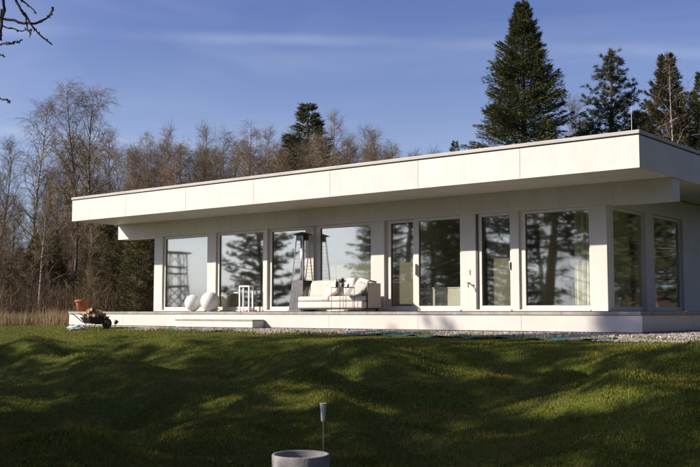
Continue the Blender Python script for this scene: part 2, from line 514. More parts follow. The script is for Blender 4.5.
def ground_mat():
    m, n, l, p = new_mat('ground_turf')
    tc = n.new("ShaderNodeTexCoord")
    t = n.new("ShaderNodeTexNoise"); t.inputs['Scale'].default_value = 0.9; t.inputs['Detail'].default_value = 8
    t.inputs['Roughness'].default_value = 0.7
    l.new(tc.outputs['Object'], t.inputs['Vector'])
    r = n.new("ShaderNodeValToRGB")
    els = r.color_ramp.elements
    els[0].position = 0.32; els[0].color = (0.050, 0.062, 0.010, 1)
    els[1].position = 0.70; els[1].color = (0.115, 0.105, 0.026, 1)
    e = els.new(0.5); e.color = (0.072, 0.092, 0.012, 1)
    l.new(t.outputs['Fac'], r.inputs[0])
    # leaf litter under the wood
    sx = n.new("ShaderNodeSeparateXYZ"); l.new(tc.outputs['Object'], sx.inputs[0])
    t3 = n.new("ShaderNodeTexNoise"); t3.inputs['Scale'].default_value = 0.25; t3.inputs['Detail'].default_value = 4
    l.new(tc.outputs['Object'], t3.inputs['Vector'])
    dx = n.new("ShaderNodeMath"); dx.operation = 'MULTIPLY_ADD'
    l.new(sx.outputs['X'], dx.inputs[0]); dx.inputs[1].default_value = -0.75; l.new(sx.outputs['Y'], dx.inputs[2])
    nz = n.new("ShaderNodeMath"); nz.operation = 'MULTIPLY_ADD'
    l.new(t3.outputs['Fac'], nz.inputs[0]); nz.inputs[1].default_value = 8.0; l.new(dx.outputs[0], nz.inputs[2])
    mr = n.new("ShaderNodeMapRange"); mr.inputs[1].default_value = 49; mr.inputs[2].default_value = 55
    l.new(nz.outputs[0], mr.inputs[0])
    mx = n.new("ShaderNodeMix"); mx.data_type = 'RGBA'
    l.new(mr.outputs[0], mx.inputs[0]); l.new(r.outputs[0], mx.inputs[6])
    mx.inputs[7].default_value = (0.085, 0.058, 0.034, 1)
    l.new(mx.outputs[2], p.inputs['Base Color'])
    p.inputs['Roughness'].default_value = 0.95
    p.inputs['Specular IOR Level'].default_value = 0.1
    t2 = n.new("ShaderNodeTexNoise"); t2.inputs['Scale'].default_value = 22; t2.inputs['Detail'].default_value = 8
    l.new(tc.outputs['Object'], t2.inputs['Vector'])
    b = n.new("ShaderNodeBump"); b.inputs['Strength'].default_value = 0.8; b.inputs['Distance'].default_value = 0.05
    l.new(t2.outputs['Fac'], b.inputs['Height']); l.new(b.outputs[0], p.inputs['Normal'])


ground_mat()
M = MATS

# ------------------------------------------------------------------ terrain
_waves = []
_wr = np.random.default_rng(3)
for wl_, am in ((7.0, .10), (5.0, .10), (3.4, .085), (2.3, .055), (1.6, .036), (1.1, .022), (0.75, .012)):
    for k in range(2):
        a = _wr.uniform(0, math.pi)
        _waves.append((2 * math.pi / wl_ * math.cos(a), 2 * math.pi / wl_ * math.sin(a), _wr.uniform(0, 6.28), am))


def sstep(e0, e1, v):
    t = np.clip((v - e0) / (e1 - e0), 0, 1)
    return t * t * (3 - 2 * t)


def terrain(x, y):
    x = np.asarray(x, float); y = np.asarray(y, float)
    bump = sum(am * np.sin(kx * x + ky * y + ph) for kx, ky, ph, am in _waves)
    crest = 17.0 + 0.5 * np.sin(x * 0.35 + 1.0)
    bank = sstep(crest - 9.5, crest, y)
    z = -1.66 + 1.11 * bank + 0.08 * sstep(17.2, 18.9, y)
    on_bank = 0.35 + 0.65 * sstep(3, 8, y) * (1 - sstep(crest - 1.6, crest + 0.2, y))
    flat = 1 - sstep(crest - 3.0, crest - 0.9, y) * (1 - sstep(40, 60, y)) * 0.96
    z = z + bump * on_bank * flat
    # the wood stands on slightly rising land behind and to the left of the house
    q = y - 0.75 * x
    z = z + 2.4 * sstep(56, 110, q) * sstep(20, 34, y - 0.1 * x)
    return z


def tz(x, y):
    return float(terrain(x, y))


def at(lat, dep):
    """ground point given metres right of and along the viewing direction."""
    x = RX * lat + HX * dep; y = RY * lat + HY * dep
    return x, y


def axis(lo, hi, step, far):
    inner = np.arange(lo, hi + 1e-6, step)
    out = []
    d = step; p = hi
    while p < far:
        d *= 1.25; p += d; out.append(p)
    neg = []
    d = step; p = lo
    while p > -far:
        d *= 1.25; p -= d; neg.append(p)
    return np.array(neg[::-1] + list(inner) + out)


gx = axis(-32, 3, 0.18, 2500)
gy = axis(2, 20, 0.18, 2500)
GX, GY = np.meshgrid(gx, gy)
GZ = terrain(GX, GY)
gv = np.stack([GX.ravel(), GY.ravel(), GZ.ravel()], 1)
nx, ny = len(gx), len(gy)
ii, jj = np.meshgrid(np.arange(nx - 1), np.arange(ny - 1))
b0 = (jj * nx + ii).ravel()
gf = np.stack([b0, b0 + 1, b0 + 1 + nx, b0 + nx], 1)
gme = np_mesh('ground', gv, gf, M['ground_turf'])
gme.shade_smooth()
tag(link('ground', gme), 'grassy bank and woodland floor around the house', kind='structure')

# ------------------------------------------------------------------ the house
house = empty('house', (-17.6, 25.0, -0.45))
tag(house, 'long white flat-roofed house with deep eaves and tall glass windows', 'house')
HO = Vector((-17.6, 25.0, -0.45))


class HB(MB):
    """builder for parts of the house: coordinates are world ones, parts are children."""
    def part(self, name, mat, parent=None, smooth=False):
        if parent is None: parent = house
        o = link(name, self.mesh(name, mat, smooth), parent)
        o.matrix_parent_inverse = Matrix.Translation(-HO)
        if parent is not house:
            o.matrix_parent_inverse = Matrix.Identity(4)
        return o


RX0, RX1, RY0, RY1 = -27.33, -7.96, 19.33, 31.2
SOF, TOPW = 2.95, 3.63
roof = HB().box(RX0 + .03, RX1 - .03, RY0 + .03, RY1 - .03, SOF + .015, TOPW - .002).part('roof', M['panel_core'])
NP = 7
pw = (RX1 - RX0) / NP
for k in range(NP):
    x0, x1 = RX0 + k * pw, RX0 + (k + 1) * pw
    HB().box(x0 + (.004 if k else 0), x1 - (.004 if k < NP - 1 else 0.0), RY0, RY0 + .028, SOF, TOPW, .003).part('fascia_panel', M['white_panel'], roof)
npy = 4
ph = (RY1 - RY0 - .032) / npy
for k in range(npy):
    y0, y1 = RY0 + .032 + k * ph, RY0 + .032 + (k + 1) * ph
    for (a, b) in ((RX1 - .028, RX1), (RX0, RX0 + .028)):
        HB().box(a, b, y0 + (.004 if k else 0), y1 - .004, SOF, TOPW, .003).part('fascia_panel', M['white_panel'], roof)
# soffit panels, a few millimetres above the fascia's lower edge
sy = [RY0 + .032, 22.0, 25.0, 28.0, RY1 - .032]
for k in range(NP):
    x0 = max(RX0 + k * pw, RX0 + .031); x1 = min(RX0 + (k + 1) * pw, RX1 - .031)
    for j in range(4):
        HB().box(x0 + .004, x1 - .004, sy[j] + .003, sy[j + 1] - .003, SOF + .004, SOF + .014).part('soffit_panel', M['white_panel'], roof)
# coping with a shadow gap under it
HB().box(RX0 - .02, RX1 + .02, RY0 - .03, RY1 + .02, TOPW + .028, TOPW + .105, .008).part('coping', M['coping'], roof)
HB().box(RX0 + .05, RX1 - .05, RY0 + .05, RY1 - .05, TOPW, TOPW + .027).part('shadow_gap', M['black_metal'], roof)
for k in range(NP):
    cx = RX0 + (k + .5) * pw + .15
    d = HB().lathe([(.040, 0), (.058, 0), (.062, .010), (.040, .012)], 20, (cx, 20.24, SOF - .009)).part('downlight', M['frame_paint'], roof)
    HB().lathe([(.038, 0), (.001, 0.001)], 16, (cx, 20.24, SOF - .004)).part('downlight_lens', M['dark_metal'], roof)

# beam over the windows with its cladding
BY = 21.19
beam = HB().box(RX0 + .05, RX1 - .05, BY + .02, 21.60, 2.455, SOF - .001).part('beam', M['panel_core'])
nb = 14
bw = (RX1 - RX0 - .06) / nb
for k in range(nb):
    x0 = RX0 + .03 + k * bw
    HB().box(x0 + (.002 if k else 0), x0 + bw - (.002 if k < nb - 1 else 0), BY, BY + .018, 2.445, SOF + .002, .002).part('beam_panel', M['white_panel'], beam)
for (a, b) in ((RX0 + .03, RX0 + .048), (RX1 - .048, RX1 - .03)):
    HB().box(a, b, BY + .02, 21.62, 2.445, SOF + .002, .002).part('beam_panel', M['white_panel'], beam)
HB().box(RX0 + .05, RX1 - .05, BY + .02, 21.60, 2.446, 2.454).part('beam_panel', M['white_panel'], beam)

# columns along the front
WZ = 2.444
cols = [(-25.40, -24.99), (-22.86, -22.47), (-18.76, -18.44), (-16.37, -15.93), (-13.49, -13.05), (-12.04, -11.83), (-9.97, -9.55)]
for (a, b) in cols:
    HB().box(a, b, 21.20, 21.56, 0.012, WZ, .004).part('column', M['white_panel'])
# walls: left end, back, right end with its header
HB().box(-25.40, -25.15, 21.57, 30.3, 0.012, 2.93).part('wall', M['white_panel'])
rear = [(-25.14, -24.2), (-21.6, -19.9), (-16.9, -15.2), (-12.9, -11.2), (-10.2, -9.56)]
for (a, b) in rear:
    HB().box(a, b, 30.05, 30.3, 0.012, 2.44).part('wall', M['white_panel'])
HB().box(-25.14, -9.56, 30.05, 30.3, 2.445, 2.93).part('wall', M['white_panel'])
for k in range(4):  # unseen rear windows, added to let more light into the rooms
    a, b = rear[k][1], rear[k + 1][0]
    m = HB()
    m.box(a + .002, a + .08, 30.10, 30.18, .014, 2.442); m.box(b - .08, b - .002, 30.10, 30.18, .014, 2.442)
    m.box(a + .081, b - .081, 30.102, 30.178, .014, .12); m.box(a + .081, b - .081, 30.102, 30.178, 2.36, 2.442)
    wr_ = m.part('window', M['frame_paint'])
    HB().box(a + .082, b - .082, 30.13, 30.15, .122, 2.358).part('pane', M['glass'], wr_)
HB().box(-9.85, -9.55, 21.62, 30.04, 2.446, 2.93).part('wall', M['white_panel'])
HB().box(-9.85, -9.55, 25.98, 30.04, 0.012, 2.443).part('wall', M['white_panel'])
HB().box(-9.85, -9.55, 23.46, 24.0, 0.012, 2.443, .004).part('column', M['white_panel'])
# rooms
HB().box(-25.14, -9.56, 21.37, 30.04, -0.30, 0.006).part('room_floor', M['interior_floor'])
HB().box(-25.14, -9.86, 21.61, 30.04, 2.60, 2.64).part('room_ceiling', M['interior_wall'])
HB().box(-16.22, -16.08, 21.58, 30.04, 0.007, 2.59).part('room_wall', M['interior_wall'])
HB().box(-20.40, -20.30, 23.6, 30.04, 0.007, 2.59).part('room_wall', M['interior_wall'])
HB().box(-12.0, -11.88, 22.6, 30.04, 0.007, 2.59).part('room_wall', M['interior_wall'])


def window(x0, x1, fl, fr, yf=21.255, yb=21.355, rail=0.13, top=0.075, name='window'):
    """a floor-to-head window in the front: frame bars, then the pane as a piece of it."""
    m = HB()
    z0, z1 = 0.014, 2.442
    x0 += .002; x1 -= .002
    m.box(x0, x0 + fl, yf, yb, z0, z1, .004)
    m.box(x1 - fr, x1, yf, yb, z0, z1, .004)
    m.box(x0 + fl + .0005, x1 - fr - .0005, yf + .003, yb - .003, z0, z0 + rail, .004)
    m.box(x0 + fl + .0005, x1 - fr - .0005, yf + .003, yb - .003, z1 - top, z1, .004)
    w = m.part(name, M['frame_paint'])
    g = .012
    s = HB()
    yy = (yf + yb) / 2
    a, b, c, d = x0 + fl, x1 - fr, z0 + rail, z1 - top
    for (p, q, r, t) in ((a + .001, a + g, c + .001, d - .001), (b - g, b - .001, c + .001, d - .001),
                         (a + g, b - g, c + .001, c + g), (a + g, b - g, d - g, d - .001)):
        s.box(p, q, yy - .018, yy + .018, r, t)
    s.part('gasket', M['frame_dark'], w)
    HB().box(a + g + .0005, b - g - .0005, yy - .009, yy + .009, c + g + .0005, d - g - .0005).part('pane', M['glass'], w)
    HB().box(x0, x1, yf - .075, yf - .002, 0.013, 0.05, .004).part('sill', M['frame_paint'], w)
    return w


window(-24.99, -22.86, .09, .05)
window(-22.47, -20.44, .10, .05)
HB().box(-20.438, -20.285, 21.215, 21.40, 0.013, 2.442, .004).part('mullion', M['frame_paint'])
window(-20.283, -18.76, .12, .08, 21.29, 21.39)
window(-18.44, -16.37, .20, .05)
window(-15.93, -14.985, .16, .05, 21.29, 21.39)
w = window(-14.983, -13.49, .17, .04, 21.23, 21.33)
HB().box(-14.90, -14.87, 21.15, 21.228, 0.95, 1.25, .008).part('handle', M['frame_paint'], w)
w = window(-13.05, -12.04, .15, .05, 21.235, 21.335)
HB().box(-12.085, -12.06, 21.16, 21.233, 1.02, 1.22, .008).part('handle', M['bright_steel'], w)
window(-11.83, -9.97, .15, .04)
# dark reveal lines where the sliding frames stand in front of each other
HB().box(-15.04, -14.99, 21.395, 21.42, 0.013, 2.44).part('track', M['frame_dark'])
HB().box(-13.05, -12.99, 21.205, 21.232, 0.013, 2.44).part('track', M['frame_dark'])


def side_window(y0, y1, f0, f1):
    m = HB()
    z0, z1 = 0.014, 2.442
    xa, xb = -9.70, -9.61
    y0 += .002; y1 -= .002
    m.box(xa, xb, y0, y0 + f0, z0, z1, .004); m.box(xa, xb, y1 - f1, y1, z0, z1, .004)
    m.box(xa + .003, xb - .003, y0 + f0 + .0005, y1 - f1 - .0005, z0, z0 + .10, .004)
    m.box(xa + .003, xb - .003, y0 + f0 + .0005, y1 - f1 - .0005, z1 - .07, z1, .004)
    w = m.part('window', M['frame_paint'])
    HB().box(-9.665, -9.645, y0 + f0 + .001, y1 - f1 - .001, z0 + .101, z1 - .071).part('pane', M['glass'], w)
    return w


side_window(21.565, 23.46, .05, .07)
side_window(24.0, 25.98, .05, .12)

# tap and socket on the column by the sliding door
tap = HB()
tap.tube([(-13.22, 21.198, .70), (-13.22, 21.12, .70), (-13.20, 21.07, .69), (-13.19, 21.06, .60)], [.014, .014, .014, .012], 8)
tap.box(-13.27, -13.17, 21.10, 21.125, .715, .735, .004)
tap.part('water_tap', M['dark_metal'])
HB().box(-13.26, -13.21, 21.185, 21.198, .93, 1.05, .004).part('wall_socket', M['coping'])

# terrace
TX0, TX1, TY0 = -27.38, -8.0, 19.31
terrace = HB().box(TX0 + .05, TX1 - .05, TY0 + .05, 31.3, -0.62, -0.075).part('terrace', M['plinth'])
tw = (TX1 - TX0) / NP
for k in range(NP):
    HB().box(TX0 + .02 + k * tw + (.003 if k else 0), TX0 + .02 + (k + 1) * tw - .003, TY0 + .02, TY0 + .045, -.425, -.078, .003).part('terrace_panel', M['white_panel'], terrace)
for k in range(4):
    y0 = TY0 + .05 + k * 2.95
    HB().box(TX1 - .045, TX1 - .02, y0, y0 + 2.944, -.425, -.078, .003).part('terrace_panel', M['white_panel'], terrace)
    HB().box(TX0 + .02, TX0 + .045, y0, y0 + 2.944, -.425, -.078, .003).part('terrace_panel', M['white_panel'], terrace)
ns = 22
sw = (TX1 - TX0) / ns
for k in range(ns):
    for (a, b) in ((TY0, TY0 + .98), (TY0 + .984, 21.366)):
        HB().box(TX0 + k * sw + .002, TX0 + (k + 1) * sw - .002, a, b, -.072, 0.0 - .001 * ((k * 7) % 3), .004).part('paving_slab', M['terrace_stone'], terrace)
for j in range(8):
    y0 = 21.37 + j * 1.24
    HB().box(-9.549, TX1, y0, y0 + 1.236, -.072, -.001, .004).part('paving_slab', M['terrace_stone'], terrace)
    HB().box(TX0, -25.401, y0, y0 + 1.236, -.072, -.001, .004).part('paving_slab', M['terrace_stone'], terrace)
# rainwater gutter end and roof antenna
HB().tube([(-8.60, 20.5, TOPW + .10), (-8.60, 20.5, 4.50)], [.010, .006], 8).part('antenna', M['bright_steel'])

# the step in front of the terrace
st = empty('terrace_step', (-20.1, 19.1, -0.46))
tag(st, 'low white two-panel step box in front of the white terrace', 'step')
MB().box(-1.50, 1.50, -.19, .205, -.08, .205).build('core', M['plinth'], st)
for s in (0, 1):
    MB().box(-1.53 + s * 1.532, -.002 + s * 1.532, -.225, -.192, .035, .21, .003).build('step_panel', M['white_panel'], st)
MB().box(1.502, 1.53, -.19, .205, .035, .21, .003).build('step_panel', M['white_panel'], st)
MB().box(-1.55, 1.55, -.24, .206, .212, .245, .004).build('tread', M['terrace_stone'], st)

# ------------------------------------------------------------------ things on the terrace
for (x, y, r, lab) in ((-23.0, 20.75, .255, 'smaller white globe lamp on the terrace before the far window'),
                       (-22.25, 20.78, .295, 'larger white globe lamp on the terrace before the column')):
    g = empty('globe_lamp', (x, y, 0))
    tag(g, lab, 'lamp', 'white globe lamps on the terrace')
    prof = [(r * math.sin(t), r - r * math.cos(t)) for t in np.linspace(.28, math.pi, 22)]
    MB().lathe(prof, 36, (0, 0, 0.0 + .012)).build('globe', M['globe_white'], g, smooth=True)
    MB().lathe([(r * .30, 0), (r * .30, .022), (r * .26, .025)], 24).build('base', M['coping'], g)


def make_heater():
    h = empty('patio_heater', (-18.62, 20.92, 0))
    tag(h, 'dark grey pyramid patio heater with flat cap standing behind the sofa', 'patio heater')
    m = MB()

    def frustum(m, w0, w1, z0, z1):
        m.poly([(-w0, -w0, z0), (w0, -w0, z0), (w0, w0, z0), (-w0, w0, z0), (-w1, -w1, z1), (w1, -w1, z1), (w1, w1, z1), (-w1, w1, z1)],
               [(0, 3, 2, 1), (4, 5, 6, 7), (0, 1, 5, 4), (1, 2, 6, 5), (2, 3, 7, 6), (3, 0, 4, 7)])
    frustum(m, .27, .205, .03, .88)
    m.build('lower_body', M['heater_steel'], h)
    MB().box(-.30, .30, -.30, .30, 0.0, .028, .006).build('base_plate', M['dark_metal'], h)
    for sx in (-1, 1):
        for sy_ in (-1, 1):
            MB().tube([(sx * .205, sy_ * .205, .885), (sx * .115, sy_ * .115, 2.17)], [.016, .014], 6).build('leg', M['bright_steel'], h)
    MB().lathe([(.062, .89), (.062, 2.02)], 20).build('glass_tube', M['bright_steel'], h, smooth=True)
    for s in (-1, 1):
        for z in np.linspace(.98, 2.1, 12):
            w_ = .205 - (z - .885) / 1.285 * .09
            MB().tube([(-w_, s * w_, z), (w_, s * w_, z)], [.004, .004], 4).build('guard_wire', M['bright_steel'], h)
    MB().box(-.13, .13, -.13, .13, 2.02, 2.165, .01).build('burner_head', M['heater_steel'], h)
    c = MB()
    frustum(c, .215, .19, 2.172, 2.195)
    frustum(c, .19, .04, 2.1955, 2.26)
    c.build('cap', M['dark_metal'], h)
    return h


make_heater()


def make_sofa():
    s = empty('sofa', (-16.77, 20.30, 0))
    tag(s, 'wide rope-backed garden sofa with thick white cushions on the terrace', 'sofa')
    W, D = 2.22, .80                                   # along x, along y
    x0, x1, y0, y1 = -W / 2, W / 2, -D / 2, D / 2
    MB().box(x0 + .03, x1 - .03, y0 + .03, y1 - .03, .055, .085, .006).build('frame', M['dark_metal'], s)
    for a in (x0 + .08, x1 - .08):
        for b in (y0 + .08, y1 - .08):
            MB().box(a - .02, a + .02, b - .02, b + .02, 0, .054, .003).build('leg', M['dark_metal'], s)
    MB().box(x0, x1, y0, y1 - .10, .088, .265, .035).build('base_cushion', M['cushion_white'], s, smooth=True)
    for k in range(2):
        a = x0 + .01 + k * (W / 2 - .005)
        MB().box(a, a + W / 2 - .02, y0 - .01, y1 - .12, .268, .405, .05).build('seat_cushion', M['cushion_white'], s, smooth=True)
    # back and arms: a metal hoop with vertical ropes
    r = MB()
    hoop = [(x0 + .02, y0 + .20, .09), (x0 - .02, y0 + .22, .45), (x0 - .01, y0 + .32, .66), (x0 + .06, y1 - .12, .755), (x0 + .16, y1 - .02, .78),
            (0, y1, .78), (x1 - .16, y1 - .02, .78), (x1 - .06, y1 - .12, .78), (x1 + .01, y0 + .34, .80), (x1 + .02, y0 + .22, .78), (x1 - .0, y0 + .20, .09)]
    r.tube(hoop, [.016] * len(hoop), 8)
    r.build('back_rail', M['dark_metal'], s, smooth=True)
    lower = [(x0 + .02, y0 + .20), (x0 + .03, y1 - .08), (x0 + .12, y1 - .02), (x1 - .12, y1 - .02), (x1 - .03, y1 - .08), (x1 - .02, y0 + .20)]

    def along(path, t):
        ps = [Vector(p if len(p) == 3 else (*p, .08)) for p in path]
        L = [(ps[i + 1] - ps[i]).length for i in range(len(ps) - 1)]
        d = t * sum(L)
        for i, l in enumerate(L):
            if d <= l or i == len(L) - 1: return ps[i].lerp(ps[i + 1], min(d / l, 1))
            d -= l
    n = 58
    top = hoop[1:-1]
    for k in range(n + 1):
        t = k / n
        p, q = along(lower, t), along(top, t)
        MB().tube([p, p.lerp(q, .5) + Vector((0, .01, 0)), q], [.0085] * 3, 5).build('rope', M['rope'], s)
    # right arm panel (dark, closed)
    MB().box(x1 + .005, x1 + .028, y0 + .22, y1 - .04, .10, .74, .008).build('arm_panel', M['cushion_rose'], s)
    # loose cushions
    def pillow(name, mat, sx, sy_, sz, loc, rot):
        m = MB().add_bm(cushion_bm(sx, sy_, sz))
        o = m.build(name, M[mat], s, loc, 0, True)
        o.rotation_euler = rot
        return o
    pillow('back_cushion', 'cushion_rose', .98, .50, .20, (-.60, .15, .60), (math.radians(68), 0, math.radians(4)))
    pillow('back_cushion', 'cushion_rose', .58, .44, .15, (-.20, -.02, .585), (math.radians(60), math.radians(-24), math.radians(-8)))
    pillow('back_cushion', 'cushion_white', .62, .52, .20, (.16, .13, .62), (math.radians(66), math.radians(-8), math.radians(2)))
    pillow('back_cushion', 'cushion_white', .60, .50, .18, (.74, .11, .615), (math.radians(60), math.radians(14), math.radians(-10)))
    pillow('back_cushion', 'cushion_stripe', .50, .42, .15, (.80, -.08, .57), (math.radians(58), math.radians(12), math.radians(-20)))
    pillow('back_cushion', 'cushion_grey', .40, .34, .13, (.46, .06, .56), (math.radians(60), math.radians(-10), math.radians(6)))
    return s


make_sofa()


def make_side_table():
    t = empty('side_table', (-16.10, 19.66, 0))
    tag(t, 'thin black wire side table standing in front of the sofa', 'table')
    w, d, hgt = .24, .17, .62
    for sx in (-1, 1):
        for sy_ in (-1, 1):
            MB().tube([(sx * w, sy_ * d, 0), (sx * w, sy_ * d, hgt - .012)], [.007, .007], 6).build('leg', M['black_metal'], t)
    MB().box(-w - .01, w + .01, -d - .01, d + .01, hgt - .011, hgt + .006, .004).build('table_top', M['black_metal'], t)
    b = MB()
    for sy_ in (-1, 1): b.tube([(-w, sy_ * d, .012), (w, sy_ * d, .012)], [.006, .006], 6)
    for sx in (-1, 1): b.tube([(sx * w, -d, .012), (sx * w, d, .012)], [.006, .006], 6)
    b.build('base_rail', M['black_metal'], t)
    o = empty('potted_plant', (-16.12, 19.66, hgt + .0065))
    tag(o, 'small green plant in a pale pot on the wire side table', 'plant')
    MB().lathe([(.045, 0), (.062, .09), (.066, .10), (.058, .10), (.05, .085)], 18).build('pot', M['coping'], o, smooth=True)
    lv = MB()
    r2 = random.Random(4)
    for k in range(46):
        a = r2.uniform(0, 6.28); el = r2.uniform(.5, 1.45); L = r2.uniform(.09, .20)
        base = Vector((r2.uniform(-.03, .03), r2.uniform(-.03, .03), .09))
        d_ = Vector((math.cos(a) * math.cos(el), math.sin(a) * math.cos(el), math.sin(el)))
        sd = d_.cross(Vector((0, 0, 1))).normalized() * .014
        lv.poly([base, base + d_ * L * .55 + sd, base + d_ * L, base + d_ * L * .55 - sd], [(0, 1, 2, 3)])
    lv.build('leaves', M['plant_leaf'], o)
    o = MB().lathe([(.028, 0), (.034, .01), (.034, .13), (.014, .17), (.014, .21), (.001, .211)], 16).build('bottle', M['black_metal'], None, (-16.27, 19.62, hgt + .0065), smooth=True)
    tag(o, 'slim black bottle on the wire side table', 'bottle')
    o = MB().lathe([(.03, 0), (.04, .07), (.042, .085), (.036, .085), (.030, .02), (.001, .015)], 16).build('cup', M['white_lacquer'], None, (-15.95, 19.68, hgt + .0065), smooth=True)
    tag(o, 'small white cup on the wire side table', 'cup')


make_side_table()


def make_pot():
    p = empty('terracotta_pot', (-27.08, 19.62, 0))
    tag(p, 'orange terracotta flower pot with a dead plant on the terrace corner', 'flower pot')
    MB().lathe([(.155, 0), (.20, .30), (.205, .305), (.232, .31), (.236, .38), (.215, .382), (.20, .32), (.19, .29)], 28).build('pot', M['terracotta'], p, smooth=True)
    MB().lathe([(.185, .28), (.001, .30)], 20).build('soil', M['soil'], p)
    t = MB()
    r2 = random.Random(9)
    for k in range(70):
        a = r2.uniform(0, 6.28); sp = r2.uniform(.1, .42)
        b = Vector((r2.uniform(-.12, .12), r2.uniform(-.12, .12), .28))
        e = b + Vector((math.cos(a) * sp, math.sin(a) * sp, r2.uniform(.08, .24)))
        m_ = b.lerp(e, .5) + Vector((0, 0, .06))
        t.tube([b, m_, e], [.005, .004, .002], 3, False)
    t.build('dry_stems', M['twig'], p)


make_pot()


def make_barrow():
    bx_, by_ = -24.15, 17.9
    b = empty('wheelbarrow', (bx_, by_, tz(bx_, by_) + .01), math.radians(84))
    b.scale = (.82, .82, .82)
    tag(b, 'dark wheelbarrow loaded with split firewood in front of the terrace', 'wheelbarrow')
    # tray: open box with sloping sides
    o = [(-.36, -.30, .42), (.48, -.30, .44), (.48, .30, .44), (-.36, .30, .42)]
    i = [(-.24, -.20, .20), (.30, -.20, .20), (.30, .20, .20), (-.24, .20, .20)]
    k_ = [(x * .97, y * .97, z) for x, y, z in o]
    j_ = [(x * .96, y * .96, z + .012) for x, y, z in i]
    m = MB().poly(o + i + k_ + j_, [(4, 7, 6, 5), (0, 4, 5, 1), (1, 5, 6, 2), (2, 6, 7, 3), (3, 7, 4, 0),
                                    (12, 13, 14, 15), (8, 9, 13, 12), (9, 10, 14, 13), (10, 11, 15, 14), (11, 8, 12, 15),
                                    (0, 1, 9, 8), (1, 2, 10, 9), (2, 3, 11, 10), (3, 0, 8, 11)])
    m.build('tray', M['dark_metal'], b)
    MB().tube([o[0], o[1], o[2], o[3], o[0]], [.012] * 5, 6).build('rim', M['dark_metal'], b)
    for s in (-1, 1):
        MB().tube([(.56, s * .05, .17), (.20, s * .17, .185), (-.30, s * .24, .26), (-.62, s * .27, .52), (-.76, s * .27, .55)], [.016] * 5, 8).build('handle', M['dark_metal'], b)
        MB().tube([(-.16, s * .21, .20), (-.24, s * .23, .0), (-.12, s * .22, .0), (-.02, s * .19, .19)], [.013] * 4, 6).build('leg', M['dark_metal'], b)
    w = MB()
    pr = [(.165 + .032 * math.cos(t), .032 * math.sin(t)) for t in np.linspace(0, 2 * math.pi, 9)]
    w.lathe(pr, 22)
    t = w.build('wheel', M['black_metal'], b, (.56, 0, .198), 0, True)
    t.rotation_euler = (math.pi / 2, 0, 0)
    MB().lathe([(.02, -.04), (.14, -.012), (.14, .012), (.02, .04)], 18).build('rim_disc', M['dark_metal'], t)
    r2 = random.Random(21)
    for k in range(38):
        L = r2.uniform(.34, .52); r = r2.uniform(.045, .075)
        lay = k // 11
        c = Vector((r2.uniform(-.16, .30) * (1 - lay * .25), r2.uniform(-.24, .24) * (1 - lay * .22), .34 + lay * .095 + r2.uniform(0, .04)))
        a = r2.uniform(-.6, .6) + (1.57 if r2.random() < .25 else 0); el = r2.uniform(-.25, .45)
        d = Vector((math.cos(a) * math.cos(el), math.sin(a) * math.cos(el), math.sin(el)))
        lg = empty('firewood_log', (0, 0, 0))
        bpy.data.objects.remove(lg)
        n = 7
        mb = MB().tube([c - d * L / 2, c + d * L / 2], [r, r * .92], n, True)
        o_ = mb.build('log', M['log_bark'] if k % 3 else M['log_cut'], b)
        e_ = MB().tube([c - d * (L / 2 + .002), c - d * (L / 2 + .0005)], [r * .92, r * .92], n, True).build('log_end', M['log_cut'], o_)
    return b


make_barrow()
# crumpled white sack beside the barrow
bgm = bmesh.new()
bmesh.ops.create_icosphere(bgm, subdivisions=4, radius=1)
for v in bgm.verts:
    c = v.co.copy()
    n1 = mnoise.fractal(c * 2.2 + Vector((3, 1, 7)), 1.0, 2.0, 5)
    k = 1 + .35 * n1
    v.co = Vector((c.x * .24 * k, c.y * .15 * k, max(-.06, c.z * .085 * k)))
bx_, by_ = -24.35, 17.42
o = MB().add_bm(bgm).build('plastic_sack', M['plastic_bag'], None, (bx_, by_, tz(bx_, by_) + .07), .5)
tag(o, 'crumpled white plastic sack on the grass below the wheelbarrow', 'sack')

# small garden spotlight by the terrace
gl = empty('garden_spotlight', (-24.55, 19.0, tz(-24.55, 19.0)))
tag(gl, 'small black garden spotlight on a stake before the terrace panel', 'spotlight')
MB().tube([(0, 0, -.05), (0, 0, .10)], [.012, .016], 8).build('stake', M['black_metal'], gl)
o = MB().lathe([(.025, 0), (.05, .015), (.062, .11), (.055, .115), (.045, .10), (.001, .095)], 16).build('lamp_head', M['black_metal'], gl, (0, 0, .10), 0, True)
o.rotation_euler = (math.radians(-28), math.radians(15), 0)

# ------------------------------------------------------------------ inside, behind the glass
def inside(name, label, cat, loc, rz=0):
    e = empty(name, loc, rz); tag(e, label, cat); return e


c = inside('sideboard', 'low white sideboard standing inside behind the sliding door', 'sideboard', (-14.42, 22.02, .007))
MB().box(-.68, .68, -.20, .20, .06, .60, .008).build('body', M['white_lacquer'], c)
for k in range(2):
    MB().box(-.675 + k * .678, -.003 + k * .678, -.222, -.202, .07, .59, .004).build('door', M['white_lacquer'], c)
MB().box(-.70, .70, -.235, .205, .602, .63, .004).build('top', M['white_lacquer'], c)
MB().box(-.62, .62, -.15, .17, 0, .058).build('base', M['dark_metal'], c)

